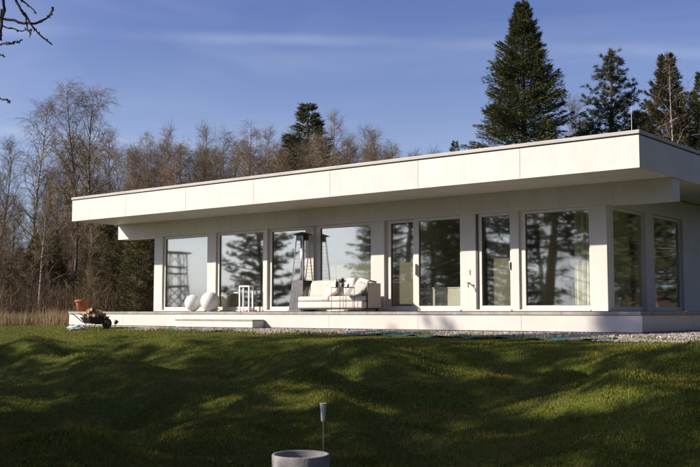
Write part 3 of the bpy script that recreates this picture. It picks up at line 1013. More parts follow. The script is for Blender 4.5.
c = inside('lounge_chair', 'dark rounded chair seen through the narrow sliding pane', 'chair', (-15.62, 22.2, .007), .3)
MB().box(-.26, .26, -.26, .24, .33, .43, .04).build('seat', M['dark_leather'], c, smooth=True)
bk = MB()
vs, fs = [], []
for i_ in range(13):
    a = math.radians(-20 + 220 * i_ / 12)
    hh = .42 + .34 * math.sin(math.pi * i_ / 12)
    for (r, z) in ((.30, .40), (.30, .40 + hh * .6), (.26, .40 + hh * .6), (.26, .40)):
        vs.append((r * math.cos(a), r * math.sin(a), z))
for i_ in range(12):
    for q in range(4):
        fs.append((i_ * 4 + q, i_ * 4 + (q + 1) % 4, (i_ + 1) * 4 + (q + 1) % 4, (i_ + 1) * 4 + q))
fs += [(0, 1, 2, 3), (51, 50, 49, 48)]
bk.poly(vs, fs).build('backrest', M['dark_leather'], c, smooth=True)
for sx in (-1, 1):
    for sy_ in (-1, 1):
        MB().tube([(sx * .2, sy_ * .19, .33), (sx * .24, sy_ * .23, 0)], [.016, .012], 8).build('leg', M['black_metal'], c)

c = empty('plant_stand', (-20.95, 21.02, 0))
tag(c, 'slim open white metal stand on the terrace against the glass', 'stand')
MB().box(-.22, .22, -.10, .10, .735, .775, .004).build('top', M['white_lacquer'], c)
for sx in (-1, 1):
    for sy_ in (-1, 1):
        MB().box(sx * .195 - .022, sx * .195 + .022, sy_ * .078 - .018, sy_ * .078 + .018, 0, .734, .003).build('leg', M['white_lacquer'], c)
MB().box(-.172, .172, -.09, .09, .10, .12, .003).build('lower_shelf', M['white_lacquer'], c)


def curtain(name, label, x0, x1, y, z1, waves, mat):
    n = 60
    vs, fs = [], []
    for i_ in range(n + 1):
        t = i_ / n
        x = x0 + (x1 - x0) * t
        yy = y + .05 * math.sin(t * waves * 6.283) + .012 * math.sin(t * waves * 15)
        for z in (.03, .9, z1):
            sag = .04 * math.sin(t * 9) * (1 if z < .1 else .5)
            vs.append((x + sag * (z1 - z) / z1 * .6, yy, z))
            vs.append((x + sag * (z1 - z) / z1 * .6, yy + .008, z))
    for i_ in range(n):
        for q in range(2):
            a = i_ * 6 + q * 2; b = (i_ + 1) * 6 + q * 2
            fs.append((a, b, b + 2, a + 2)); fs.append((b + 1, a + 1, a + 3, b + 3))
    o = MB().poly(vs, fs).build(name, M[mat], None, smooth=True)
    tag(o, label, 'curtain')
    return o


curtain('curtain', 'pale yellow-green curtain gathered inside the corner window', -10.62, -10.08, 21.72, 2.56, 4, 'curtain_cloth')
o = curtain('curtain', 'pale olive curtain drawn inside the side window by the corner', 0, 1.45, 0, 2.50, 9, 'curtain_cloth')
o.location = (-9.98, 21.95, .02); o.rotation_euler = (0, 0, math.pi / 2)
o = MB().box(-9.98, -9.96, 24.25, 25.95, .05, 2.5).build('roller_blind', M['blind_cloth'], None)
tag(o, 'dark grey roller blind drawn down inside the side window', 'blind')

for (x0, x1, lab) in ((-18.22, -16.44, 'olive-grey screen added to lighten the dark sofa window'),
                      (-15.76, -15.06, 'olive-grey screen added to lighten the narrow sliding pane'),
                      (-12.88, -12.10, 'olive-grey screen added to lighten the narrow door window')):
    e = empty('added_screen', (0, 0, 0)); e.location = ((x0 + x1) / 2, 21.47, .06)  # screens added behind the glass so the dark panes look paler
    tag(e, lab, 'blind', 'screens added to lighten the front windows')
    w_ = (x1 - x0) / 2
    MB().box(-w_, w_, -.004, .004, 0, 2.40).build('screen_cloth', M['screen_cloth'], e)
    MB().tube([(-w_, 0, 2.43), (w_, 0, 2.43)], [.028, .028], 10).build('roller', M['frame_paint'], e)
    MB().box(-w_, w_, -.010, .010, -.022, -.001, .003).build('bottom_bar', M['frame_paint'], e)

c = inside('dining_table', 'pale wooden table in the room behind the corner window', 'table', (-10.95, 23.4, .007))
MB().box(-.80, .80, -.42, .42, .70, .735, .005).build('table_top', M['interior_wall'], c)
for sx in (-1, 1):
    for sy_ in (-1, 1):
        MB().box(sx * .72 - .03, sx * .72 + .03, sy_ * .35 - .03, sy_ * .35 + .03, 0, .699, .003).build('leg', M['interior_wall'], c)

# ------------------------------------------------------------------ gravel, cloth, soil
def pebbles(n, area, zfun, smin, smax, name, label):
    bm = bmesh.new(); bmesh.ops.create_icosphere(bm, subdivisions=1, radius=1.0)
    bv = np.array([v.co[:] for v in bm.verts]); bf = np.array([[v.index for v in f.verts] for f in bm.faces]); bm.free()
    pts = area(n)
    n = len(pts)
    s = rng.uniform(smin, smax, n)
    sc = s[:, None] * rng.uniform(.6, 1.2, (n, 3)) * np.array([1.15, 1, .65])
    a = rng.uniform(0, 6.28, n)
    v = bv[None] * sc[:, None, :]
    ca, sa = np.cos(a)[:, None], np.sin(a)[:, None]
    vx = v[..., 0] * ca - v[..., 1] * sa; vy = v[..., 0] * sa + v[..., 1] * ca
    z = zfun(pts[:, 0], pts[:, 1])
    V = np.stack([vx + pts[:, :1], vy + pts[:, 1:2], v[..., 2] + (z + s * .3)[:, None]], -1).reshape(-1, 3)
    Fs = (bf[None] + (np.arange(n) * len(bv))[:, None, None]).reshape(-1, 3)
    o = link(name, np_mesh(name, V, Fs, M['pebble']))
    tag(o, label, 'gravel', kind='stuff')


def grav_edge(x):
    return 17.75 + .20 * np.sin(x * .9 + .6) + .16 * np.sin(x * 2.3) + .12 * np.sin(x * 5.1 + 2)


def grav_area(n):
    x = rng.uniform(-22.6, -5.2, n); y = rng.uniform(16.3, 19.34, n)
    k = (y > grav_edge(x) + rng.normal(0, .10, n)) | ((x > -8.0) & (y > 16.9))
    return np.stack([x, y], 1)[k]


pebbles(26000, grav_area, terrain, .016, .042, 'gravel', 'strip of pale gravel along the foot of the terrace')


def side_area(n):
    return np.stack([rng.uniform(-7.95, -5.6, n), rng.uniform(19.35, 27, n)], 1)


pebbles(9000, side_area, terrain, .018, .045, 'gravel', 'pale gravel bed along the shaded side of the terrace')


def cloth_strip(x0, x1, w0, off, label):
    n = int((x1 - x0) / .12)
    vs, fs = [], []
    for i_ in range(n + 1):
        x = x0 + (x1 - x0) * i_ / n
        t = i_ / n
        yc = float(grav_edge(x)) - .12 + off + .06 * math.sin(x * 3.1)
        hw = w0 * (.35 + .65 * math.sin(math.pi * min(max(t, .02), .98))) * (1 + .25 * math.sin(x * 4.7))
        for j in range(5):
            y = yc + hw * (j / 4 - .5)
            z = tz(x, y) + .028 + .018 * math.sin(x * 6 + j * 1.7) + .012 * math.sin(x * 13 + j)
            vs.append((x, y, z))
    for i_ in range(n):
        for j in range(4):
            a = i_ * 5 + j
            fs.append((a, a + 5, a + 6, a + 1))
    m = MB().poly(vs, fs)
    o = m.build('ground_cloth', M['ground_cloth'], None, smooth=True)
    so = o.modifiers.new('thickness', 'SOLIDIFY'); so.thickness = .006
    tag(o, label, 'ground cloth', 'strips of teal ground cloth')


cloth_strip(-14.1, -7.8, .62, -.16, 'teal ground cloth along the gravel below the corner window')
cloth_strip(-20.6, -17.2, .17, -.02, 'teal ground cloth along the gravel below the step and sofa')

# ------------------------------------------------------------------ lawn blades
def blades(n, sampler, hfun, wid, name, label, mat, cat, lean=.45):
    p, dist = sampler(n)
    n = len(p)
    z = terrain(p[:, 0], p[:, 1])
    h = hfun(p, n)
    a = rng.uniform(0, 6.28, n)
    w = wid * (.6 + .8 * rng.random(n)) * (.6 + dist / 22)
    la = rng.uniform(0, 6.28, n); lm = rng.uniform(.05, lean, n) * h
    dx, dy = np.cos(a) * w / 2, np.sin(a) * w / 2
    mid = .55
    b0_ = np.stack([p[:, 0] - dx, p[:, 1] - dy, z - .01], 1)
    b1_ = np.stack([p[:, 0] + dx, p[:, 1] + dy, z - .01], 1)
    m0 = np.stack([p[:, 0] - dx * .8 + np.cos(la) * lm * .35, p[:, 1] - dy * .8 + np.sin(la) * lm * .35, z + h * mid], 1)
    m1 = np.stack([p[:, 0] + dx * .8 + np.cos(la) * lm * .35, p[:, 1] + dy * .8 + np.sin(la) * lm * .35, z + h * mid], 1)
    t_ = np.stack([p[:, 0] + np.cos(la) * lm, p[:, 1] + np.sin(la) * lm, z + h], 1)
    V = np.stack([b0_, b1_, m1, m0, t_], 1).reshape(-1, 3)
    k = (np.arange(n) * 5)[:, None]
    Fs = np.concatenate([k + np.array([[0, 1, 2]]), k + np.array([[0, 2, 3]]), k + np.array([[3, 2, 4]])], 0)
    o = link(name, np_mesh(name, V, Fs, M[mat]))
    tag(o, label, cat, kind='stuff')


def patch(x, y, s, seed):
    r = np.random.default_rng(seed)
    v = 0
    for _ in range(5):
        a = r.uniform(0, math.pi); k = 2 * math.pi / (s * r.uniform(.5, 1.6))
        v = v + np.sin(k * (math.cos(a) * x + math.sin(a) * y) + r.uniform(0, 6.28))
    return v / 5


def lawn_sampler(n):
    d = 6.5 * (36 / 6.5) ** rng.random(n)          # denser near, thinner far
    lat = rng.uniform(-.56, .56, n) * d
    x = RX * lat + HX * d; y = RY * lat + HY * d
    ok = (y < grav_edge(x) + rng.normal(0, .16, n) + .05) | (x < -27.6) | ((x < -22.6 + rng.normal(0, .2, n)) & (y < 19.28))
    ok &= ~((x > -6.3) & (x < -5.05) & (y > 6.0) & (y < 6.55) & (np.hypot(x + 5.67, y - 6.35) < .24))
    return np.stack([x, y], 1)[ok], d[ok]


def lawn_h(p, n):
    pa = .5 + .5 * patch(p[:, 0], p[:, 1], 1.3, 5)
    pb = .5 + .5 * patch(p[:, 0], p[:, 1], .45, 6)
    return (.014 + .022 * pa + .020 * pb) * rng.uniform(.5, 1.3, n) * (.6 + .4 * (p[:, 1] < 15.5))


blades(480000, lawn_sampler, lawn_h, .0075, 'lawn_grass', 'short uneven lawn grass covering the bank', 'grass_blade', 'grass')


def tuft_sampler(n):
    k = n // 2
    x1 = rng.uniform(-23, -6, k); y1 = grav_edge(x1) - np.abs(rng.normal(0, .22, k))
    c = rng.integers(0, 70, n - k)
    td = 7.5 * (19 / 7.5) ** rng.random(70); tl = rng.uniform(-.42, .42, 70) * td
    td[:6] = [8.35, 8.6, 8.5, 8.75, 7.9, 8.2]; tl[:6] = [-.75, -.12, -.68, -.20, -1.15, -.9]
    lat = tl[c] + rng.normal(0, .09, n - k); d = td[c] + rng.normal(0, .09, n - k)
    x = np.concatenate([x1, RX * lat + HX * d]); y = np.concatenate([y1, RY * lat + HY * d])
    dist = np.abs(x * HX + y * HY)
    ok = np.hypot(x - bxx, y - byy) > .25
    ok &= y < 18.6
    return np.stack([x, y], 1)[ok], dist[ok]


bxx, byy = -5.67, 6.36
blades(9000, tuft_sampler, lambda p, n: rng.uniform(.03, .13, n) * rng.uniform(.5, 1.2, n), .006, 'rank_grass_tufts', 'longer rank grass tufts along the gravel and on the bank', 'grass_blade', 'grass', .7)


def fallen_leaves(n):
    d = 7 * (30 / 7) ** rng.random(n); lat = rng.uniform(-.5, .5, n) * d
    x = RX * lat + HX * d; y = RY * lat + HY * d
    ok = (y < 19.2) & (patch(x, y, 3.5, 31) + .5 * rng.normal(0, 1, n) > 0)
    x, y = x[ok], y[ok]; n = len(x)
    z = terrain(x, y) + rng.uniform(.015, .04, n)
    D = np.stack([rng.normal(0, 1, n), rng.normal(0, 1, n), rng.normal(0, .25, n)], 1)
    me = fronds_mesh(np.stack([x, y, z], 1), D, rng.uniform(.03, .065, n), rng.uniform(.015, .035, n), M['dry_blade'], 'fallen_leaves', rng)
    tag(link('fallen_leaves', me), 'scattered dead brown leaves lying on the lawn', 'leaves', kind='stuff')


def dry_sampler(n):
    d = rng.uniform(31, 43, n); u = rng.uniform(-.52, -.245, n)
    lat = u * d
    x = RX * lat + HX * d; y = RY * lat + HY * d
    ok = (patch(x, y, 2.2, 12) + .35 * rng.normal(0, 1, n) > -.25) & ((x < -28.3)) & (d > 33 + patch(x, y, 3.0, 2) * 1.5)
    return np.stack([x, y], 1)[ok], d[ok]


blades(26000, dry_sampler, lambda p, n: (.16 + .40 * (.5 + .5 * patch(p[:, 0], p[:, 1], 1.6, 8))) * rng.uniform(.3, 1.6, n), .007,
       'tall_dry_grass', 'tall straw-coloured dry grass at the edge of the wood', 'straw_blade', 'grass', .5)

# ------------------------------------------------------------------ basin and rain gauge on the lawn
bz = tz(bxx, byy)
bs = MB().lathe([(.15, 0), (.20, .06), (.238, .20), (.247, -bz - 1.205), (.240, -bz - 1.197), (.222, -bz - 1.197),
                 (.214, -bz - 1.21), (.20, .22), (.16, .12), (.001, .10)], 44).build('garden_basin', M['concrete'], None, (bxx, byy, bz - .01), smooth=True)
tag(bs, 'round pale concrete basin standing on the shaded lawn', 'basin')
rg = empty('rain_gauge', (-5.775, 6.775, tz(-5.775, 6.775)))
tag(rg, 'clear tapered rain gauge on a thin stake behind the basin', 'rain gauge')
zt = -.98 - rg.location.z
MB().tube([(0.005, 0, -.05), (0, 0, zt)], [.006, .0055], 8).build('stake', M['bright_steel'], rg)
MB().lathe([(.012, zt), (.018, zt + .01), (.029, zt + .16), (.032, zt + .165), (.027, zt + .163), (.016, zt + .02), (.001, zt + .015)], 18).build('gauge_tube', M['plastic_bag'], rg, smooth=True)

sm = bmesh.new()
bmesh.ops.create_grid(sm, x_segments=40, y_segments=24, size=1)
cx_, cy_ = -4.95, 6.75
for v in sm.verts:
    r_ = min(1, math.hypot(v.co.x, v.co.y))
    x, y = cx_ + v.co.x * .62 * RX - v.co.y * .30 * RY, cy_ + v.co.x * .62 * RY + v.co.y * .30 * RX
    hgt = .16 * max(0, 1 - r_ ** 2) + .05 * mnoise.fractal(Vector((x * 6, y * 6, 0)), 1, 2, 4) * (1 - r_)
    v.co = Vector((x, y, tz(x, y) - .04 + hgt))
o = MB().add_bm(sm).build('soil_heap', M['soil'], None, smooth=True)
tag(o, 'low heap of dark soil beside the basin', 'soil heap', kind='structure')


# ------------------------------------------------------------------ trees
def grow_bare(seed, H, r0, n1, n2, n3, spread, up, droop, start, larch=False):
    """bare broadleaf or larch: returns (trunk MB, crown MB)."""
    r = random.Random(seed)
    T, C = MB(), MB()

    def wander(p, d, L, nseg, jit, bend):
        pts = [Vector(p)]
        d = d.normalized()
        for k in range(nseg):
            d = (d + Vector((r.gauss(0, jit), r.gauss(0, jit), r.gauss(0, jit) + bend))).normalized()
            pts.append(pts[-1] + d * (L / nseg))
        return pts

    tp = [Vector((0, 0, -.25))]
    lx, ly = r.gauss(0, .025), r.gauss(0, .025)
    nT = 12
    for k in range(1, nT + 1):
        t = k / nT
        tp.append(Vector((lx * H * t + .018 * H * math.sin(t * 5 + seed), ly * H * t + .018 * H * math.cos(t * 4.3 + seed * 2), H * t)))
    rad = [r0 * (1 - .93 * (k / nT) ** .9) for k in range(nT + 1)]
    T.tube(tp, rad, 8)

    def at_t(pts, t):
        f = t * (len(pts) - 1); i = min(int(f), len(pts) - 2)
        return pts[i].lerp(pts[i + 1], f - i), (pts[i + 1] - pts[i]).normalized()

    for a in range(n1):
        t = start + (0.985 - start) * ((a + r.random()) / n1)
        p, d = at_t(tp, t)
        az = a * 2.4 + r.uniform(-.5, .5)
        if larch:
            L = spread * H * (1 - t) ** .75 * r.uniform(.7, 1.15) + .25
            el = r.uniform(-.15, .25) + .5 * t
        else:
            shp = math.sin(math.pi * min(1, (t - start) / (1 - start) * .8 + .2)) ** .7
            L = spread * H * (.25 + .75 * shp) * r.uniform(.6, 1.15)
            el = up + r.uniform(-.2, .25) + .35 * t
        dv = Vector((math.cos(az) * math.cos(el), math.sin(az) * math.cos(el), math.sin(el)))
        br = wander(p, dv, L, 6, .10, .06 if not larch else .03)
        rb = min(rad[int(t * nT)] * .5, .012 + .012 * L)
        (T if rb > .022 else C).tube(br, [rb * (1 - .8 * k / 6) for k in range(7)], 4, False)
        for b in range(n2):
            t2 = .18 + .82 * (b + r.random()) / n2
            p2, d2 = at_t(br, min(t2, .999))
            side = Vector((r.gauss(0, 1), r.gauss(0, 1), r.gauss(0, .6)))
            dv2 = (d2 * .9 + side.normalized() * .8).normalized()
            L2 = L * r.uniform(.22, .42) * (1.15 - .5 * t2) + .15
            b2 = wander(p2, dv2, L2, 3, .15, .04 - droop * .4)
            C.tube(b2, [max(.0065, rb * .42) * (1 - .55 * k / 3) for k in range(4)], 3, False)
            for c_ in range(n3):
                p3, d3 = at_t(b2, min(.2 + .8 * (c_ + r.random()) / n3, .999))
                side = Vector((r.gauss(0, 1), r.gauss(0, 1), r.gauss(0, .7)))
                dv3 = (d3 * .8 + side.normalized() * .7 + Vector((0, 0, -droop))).normalized()
                b3 = wander(p3, dv3, r.uniform(.25, .75), 2, .2, -droop * .6)
                C.tube(b3, [.0052, .0045, .0025], 3, False)
    return T, C


def fronds_mesh(P, D, L, W, mat, name, crng, curve=.06):
    """many small pointed leaf sprays: P base points, D directions, L lengths, W widths."""
    n = len(P)
    D = D / (np.linalg.norm(D, axis=1, keepdims=True) + 1e-9)
    rv = crng.normal(0, 1, (n, 3)); rv[:, 2] *= .5
    S = np.cross(D, rv); S /= (np.linalg.norm(S, axis=1, keepdims=True) + 1e-9)
    up = np.cross(S, D)
    m = P + D * (L * .45)[:, None] + up * (L * curve)[:, None]
    V = np.stack([P, m + S * (W / 2)[:, None], P + D * L[:, None], m - S * (W / 2)[:, None]], 1).reshape(-1, 3)
    k = (np.arange(n) * 4)[:, None]
    Fs = np.concatenate([k + np.array([[0, 1, 2]]), k + np.array([[0, 2, 3]])], 0)
    return np_mesh(name, V, Fs, mat)


def grow_spruce(seed, H, R, mat, gap=.34, per=8, dens=1.0, start=.05, droop=.35, frond=.20, shape=.8):
    r = random.Random(seed); cr = np.random.default_rng(seed)
    T = MB()
    T.tube([(0, 0, -.3), (0, 0, H * .5), (0, 0, H * .985)], [.016 * H, .010 * H, .006], 8)
    P, D, L, W = [], [], [], []
    z = H * start
    while z < H * .985:
        t = z / H
        nb_ = max(4, int(per * (.75 + .5 * r.random())))
        for a in range(nb_):
            az = r.uniform(0, 6.283)
            lobes = 1 + .22 * math.sin(az * 3 + z * 1.3 + seed) + .16 * math.sin(az * 5 - z * 2.1)
            BL = (R * (1 - t) ** shape * lobes * r.uniform(.72, 1.12) + .12) * (0.55 + .45 * min(1, t / .15))
            el0 = -droop * (1 - t) + .75 * t ** 2 + r.uniform(-.12, .12)
            nseg = 5
            pts = [np.array([0, 0, z])]
            for k in range(nseg):
                e = el0 + (.10 + .28 * (k / nseg)) * (k > 1)
                pts.append(pts[-1] + np.array([math.cos(az) * math.cos(e), math.sin(az) * math.cos(e), math.sin(e)]) * BL / nseg)
            T.tube([tuple(q) for q in pts], [max(.006, .011 * BL) * (1 - .85 * k / nseg) for k in range(nseg + 1)], 3, False)
            pts = np.array(pts)
            nf = max(8, int(BL * 50 * dens))
            tt = (.12 + .88 * cr.random(nf) ** .8)
            idx = np.minimum((tt * nseg).astype(int), nseg - 1); fr = tt * nseg - idx
            base = pts[idx] * (1 - fr[:, None]) + pts[idx + 1] * fr[:, None]
            fwd = np.array([math.cos(az), math.sin(az), el0 + .1]); sd = np.array([-math.sin(az), math.cos(az), 0])
            # side shoots: the spray stands off the bough and hangs a little
            off = np.clip(cr.normal(0, 1, nf), -1.7, 1.7) * (.24 * BL * (1.1 - tt) + .05)
            bp = base + sd[None] * off[:, None] + fwd[None] * np.abs(off)[:, None] * .55
            bp[:, 2] -= np.abs(off) * .30 + cr.random(nf) * .10 * (1 - t)
            dd = fwd[None] * .8 + sd[None] * (np.sign(off) * .55)[:, None] + cr.normal(0, .28, (nf, 3))
            dd[:, 2] -= .25 * (1 - t)
            P.append(bp); D.append(dd)
            L.append(frond * cr.uniform(.6, 1.35, nf)); W.append(frond * .19 * cr.uniform(.7, 1.3, nf))
        z += gap * (.7 + .6 * r.random()) * (1.05 - .45 * t)
    cm_ = fronds_mesh(np.concatenate(P), np.concatenate(D), np.concatenate(L), np.concatenate(W), M[mat], 'crown', cr)
    return T.mesh('trunk', M['bark_brown']), cm_


def grow_pine(seed, H, R, mat, start=.35, nb_=46, tufts=13, per=26, bark='bark_pine', needle=.16, taper=.55, slim=.20):
    r = random.Random(seed); cr = np.random.default_rng(seed)
    T = MB()
    tp = [Vector((0, 0, -.3))]
    for k in range(1, 9):
        t = k / 8
        tp.append(Vector((.02 * H * math.sin(t * 4 + seed), .02 * H * math.cos(t * 3 + seed) - .02 * H, H * .97 * t)))
    T.tube(tp, [.017 * H * (1 - .88 * k / 8) for k in range(9)], 8)
    P, D = [], []
    for a in range(nb_):
        t = start + (1 - start) * (a + r.random()) / nb_
        f = t * 8; i = min(int(f), 7); p = tp[i].lerp(tp[i + 1], f - i)
        az = a * 2.399 + r.uniform(-.5, .5)
        s = (t - start) / (1 - start)
        BL = R * (1.0 - s) ** taper * (.45 + .55 * min(1, s * 4 + .35)) * r.uniform(.55, 1.2) + .25
        el = -.15 + .9 * s + r.uniform(-.2, .2)
        d = Vector((math.cos(az) * math.cos(el), math.sin(az) * math.cos(el), math.sin(el)))
        pts = [p]
        for k in range(6):
            d = (d + Vector((r.gauss(0, .12), r.gauss(0, .12), r.gauss(0, .08) + .05))).normalized()
            pts.append(pts[-1] + d * BL / 6)
        T.tube(pts, [max(.012, .016 * BL) * (1 - .8 * k / 6) for k in range(7)], 4, False)
        for b in range(max(3, int(tufts * BL / R * 1.2))):
            t2 = r.uniform(.3, 1) if b else 1.0
            f2 = min(t2 * 6, 5.999); q = pts[int(f2)].lerp(pts[int(f2) + 1], f2 - int(f2))
            od = Vector((r.gauss(0, 1), r.gauss(0, 1), abs(r.gauss(0, .6)) - .15)).normalized()
            tl = r.uniform(.15, .25 + .25 * BL * .5)
            e = q + od * tl
            T.tube([q, q.lerp(e, .6) + Vector((0, 0, -.02)), e], [.010, .008, .005], 3, False)
            m = int(per * r.uniform(.7, 1.3))
            tt = cr.uniform(.25, 1, m)
            bp = np.array(q)[None] * (1 - tt[:, None]) + np.array(e)[None] * tt[:, None]
            P.append(bp); D.append(np.array(od)[None] * .8 + cr.normal(0, .62, (m, 3)) + np.array([[0, 0, .15]]))
    P, D = np.concatenate(P), np.concatenate(D)
    n = len(P)
    cm_ = fronds_mesh(P, D, needle * cr.uniform(.7, 1.3, n), needle * slim * cr.uniform(.7, 1.3, n), M[mat], 'crown', cr)
    return T.mesh('trunk', M[bark]), cm_


def bare_kind(seed, bark, twigm, **k):
    T, C = grow_bare(seed, **k)
    return T.mesh('trunk', M[bark]), C.mesh('crown', M[twigm])


KIND = {}
KIND['birch'] = [(11.0, *bare_kind(s, 'bark_birch' if s != 12 else 'bark_brown', 'twig', H=11.0, r0=.13, n1=42, n2=8, n3=6, spread=.20, up=.65, droop=.35, start=.30)) for s in (11, 12, 13)]
KIND['bare'] = [(10.0, *bare_kind(s, 'bark_brown', 'twig', H=10.0, r0=.12, n1=36, n2=8, n3=6, spread=.21, up=.75, droop=.05, start=.22)) for s in (21, 22, 23)]
KIND['larch'] = [(11.0, *bare_kind(s, 'bark_brown', 'twig_larch', H=11.0, r0=.14, n1=70, n2=7, n3=4, spread=.22, up=0, droop=.25, start=.10, larch=True)) for s in (31,)]
KIND['sapling'] = [(6.0, *bare_kind(s, 'bark_brown', 'twig', H=6.0, r0=.045, n1=22, n2=6, n3=4, spread=.18, up=.85, droop=.0, start=.12)) for s in (41, 42)]
KIND['birch_thin'] = [(11.0, *bare_kind(14, 'bark_birch', 'twig', H=11.0, r0=.11, n1=16, n2=5, n3=3, spread=.14, up=.8, droop=.2, start=.35))]
KIND['spruce_great'] = [(16.0, *grow_spruce(51, 16.0, 4.5, 'needle_spruce', .24, 12, 2.4, .04, .38, .16, .92))]
KIND['spruce'] = [(12.0, *grow_spruce(s, 12.0, 2.6, 'needle_spruce', .30, 10, 1.6, .05, .34, .17, .88)) for s in (52, 53)]
KIND['spruce_young'] = [(5.0, *grow_spruce(54, 5.0, 1.5, 'needle_olive', .24, 8, 1.7, .03, .0, .16, .75))]
KIND['pine'] = [(13.5, *grow_pine(61, 13.5, 3.3, 'needle_pine', .10, 130, 24, 38, 'bark_brown', .17, .8, .11)),
                (13.0, *grow_pine(62, 13.0, 3.2, 'needle_pine', .36, 64, 18, 32))]
KIND['conifer_brown'] = [(12.0, *grow_spruce(55, 12.0, 2.2, 'needle_brown', .30, 10, 1.9, .08, .15, .18, .7))]


def plant(kind, x, y, H, label, group=None, var=0, rz=None, wide=1.0, name=None, tilt=(0, 0), sink=0.0):
    h0, tm, cm_ = KIND[kind][var % len(KIND[kind])]
    nm = name or {'birch': 'birch_tree', 'birch_thin': 'birch_tree', 'bare': 'bare_tree', 'larch': 'larch_tree', 'sapling': 'bare_sapling', 'spruce_great': 'spruce_tree',
                  'spruce': 'spruce_tree', 'spruce_young': 'young_conifer', 'pine': 'pine_tree', 'conifer_brown': 'conifer_tree'}[kind]
    e = empty(nm, (x, y, tz(x, y) - sink), random.uniform(0, 6.28) if rz is None else rz)
    e.rotation_euler = (tilt[0], tilt[1], e.rotation_euler.z)
    s = H / h0
    e.scale = (s * wide, s * wide, s)
    link('trunk', tm, e); link('crown', cm_, e)
    tag(e, label, 'tree', group)
    return e


fallen_leaves(2600)


# behind the house
def top(px, ty, dep):
    """place a tree whose tip stands in a given direction, 'dep' metres off."""
    q = view_dir(px, ty); k = dep / (q.x * HX + q.y * HY)
    x, y, z = q.x * k, q.y * k, q.z * k
    return x, y, z - tz(x, y)


def put(kind, px, ty, dep, label, group=None, **kw):
    x, y, H = top(px, ty, dep)
    return plant(kind, x, y, H, label, group, **kw)


put('spruce_great', 522, 2, 48, 'tallest dark green spruce rising above the roof', rz=.4, wide=1.12)
put('pine', 604, 48, 50, 'airy blue-green pine beside the tallest spruce', rz=1.0, wide=1.2)
put('conifer_brown', 666, 54, 47, 'brown-green conifer behind the pale birch stem by the roof corner', rz=.3, wide=.95)
put('birch_thin', 678, 62, 45, 'slender white-stemmed birch in front of the brown-green conifer', var=0, wide=.8)
put('spruce', 701, 72, 50, 'dark spruce right of the slender birch behind the roof end', wide=.9)
put('conifer_brown', 728, 60, 46, 'brown conifer past the roof end')
put('pine', 650, 100, 58, 'lower pine filling the gap behind the roof corner', var=1)
put('spruce', 689, 92, 53, 'dense dark spruce between the slender birch and the roof end', wide=1.25)
put('conifer_brown', 640, 112, 57, 'low brown-green conifer behind the roof antenna', wide=1.3)
put('pine', 582, 118, 58, 'low pine filling the gap beside the tallest spruce', wide=1.3)
put('bare', 575, 110, 56, 'bare twiggy tree between the tallest spruce and the pine', var=1, wide=.8)
put('spruce', 455, 141, 80, 'small dark spruce tip alone above the roof', wide=.9)
put('larch', 248, 124, 60, 'cone-shaped rusty bare larch above the roof', wide=.95)
put('spruce', 308, 103, 64, 'dark spruce among bare trees above the roof', var=1, wide=1.75)
put('birch', 78, 92, 50, 'tall bare birch with twin neighbour beyond the roof end', var=1, wide=.85)
put('birch', 96, 97, 50.8, 'tall bare white-stemmed birch beside its dark-stemmed twin', var=0, wide=1.05)
put('birch', 38, 107, 48, 'open bare birch standing apart at the edge of the wood', var=2, wide=.9)
put('birch_thin', 42, 180, 41, 'pale thin birch stem leaning over by the wood edge', var=2, wide=.8, tilt=(0.10, 0.16), rz=0.0)
put('birch', 134, 150, 47, 'bare birch behind the end of the roof', var=0, wide=.7)

bg = 'bare trees of the wood behind the house'
blab = 'bare brown twiggy tree rising from the wood behind the roof'
row = [(135, 158, 58), (152, 140, 62), (165, 136, 66), (182, 145, 60), (203, 136, 64), (218, 142, 70), (232, 146, 58), (265, 138, 68), (276, 145, 60),
       (288, 140, 72), (300, 150, 58), (318, 138, 60), (337, 122, 66), (350, 135, 60), (362, 140, 70), (376, 138, 62), (386, 148, 66),
       (330, 150, 56), (395, 152, 70), (410, 160, 74), (428, 158, 78), (195, 155, 55), (250, 155, 55),
       (172, 160, 54), (210, 165, 52), (285, 162, 54), (345, 158, 54), (160, 165, 72), (310, 160, 76), (370, 158, 55)]
row += [(130 + 7.5 * k + random.uniform(-3, 3), random.uniform(146, 166), random.uniform(56, 82)) for k in range(36)]
for k, (px, ty, dp) in enumerate(row):
    put(['bare', 'birch', 'bare', 'larch', 'bare'][k % 5], px, ty, dp, (blab if k % 5 != 1 else 'bare birch with drooping twigs in the wood behind the roof') if k % 5 != 3 else 'rusty bare larch in the wood behind the roof',
        (bg if k % 5 != 1 else 'bare birches behind the roof') if k % 5 != 3 else 'bare larches of the wood', var=k, wide=random.uniform(.7, 1.0))
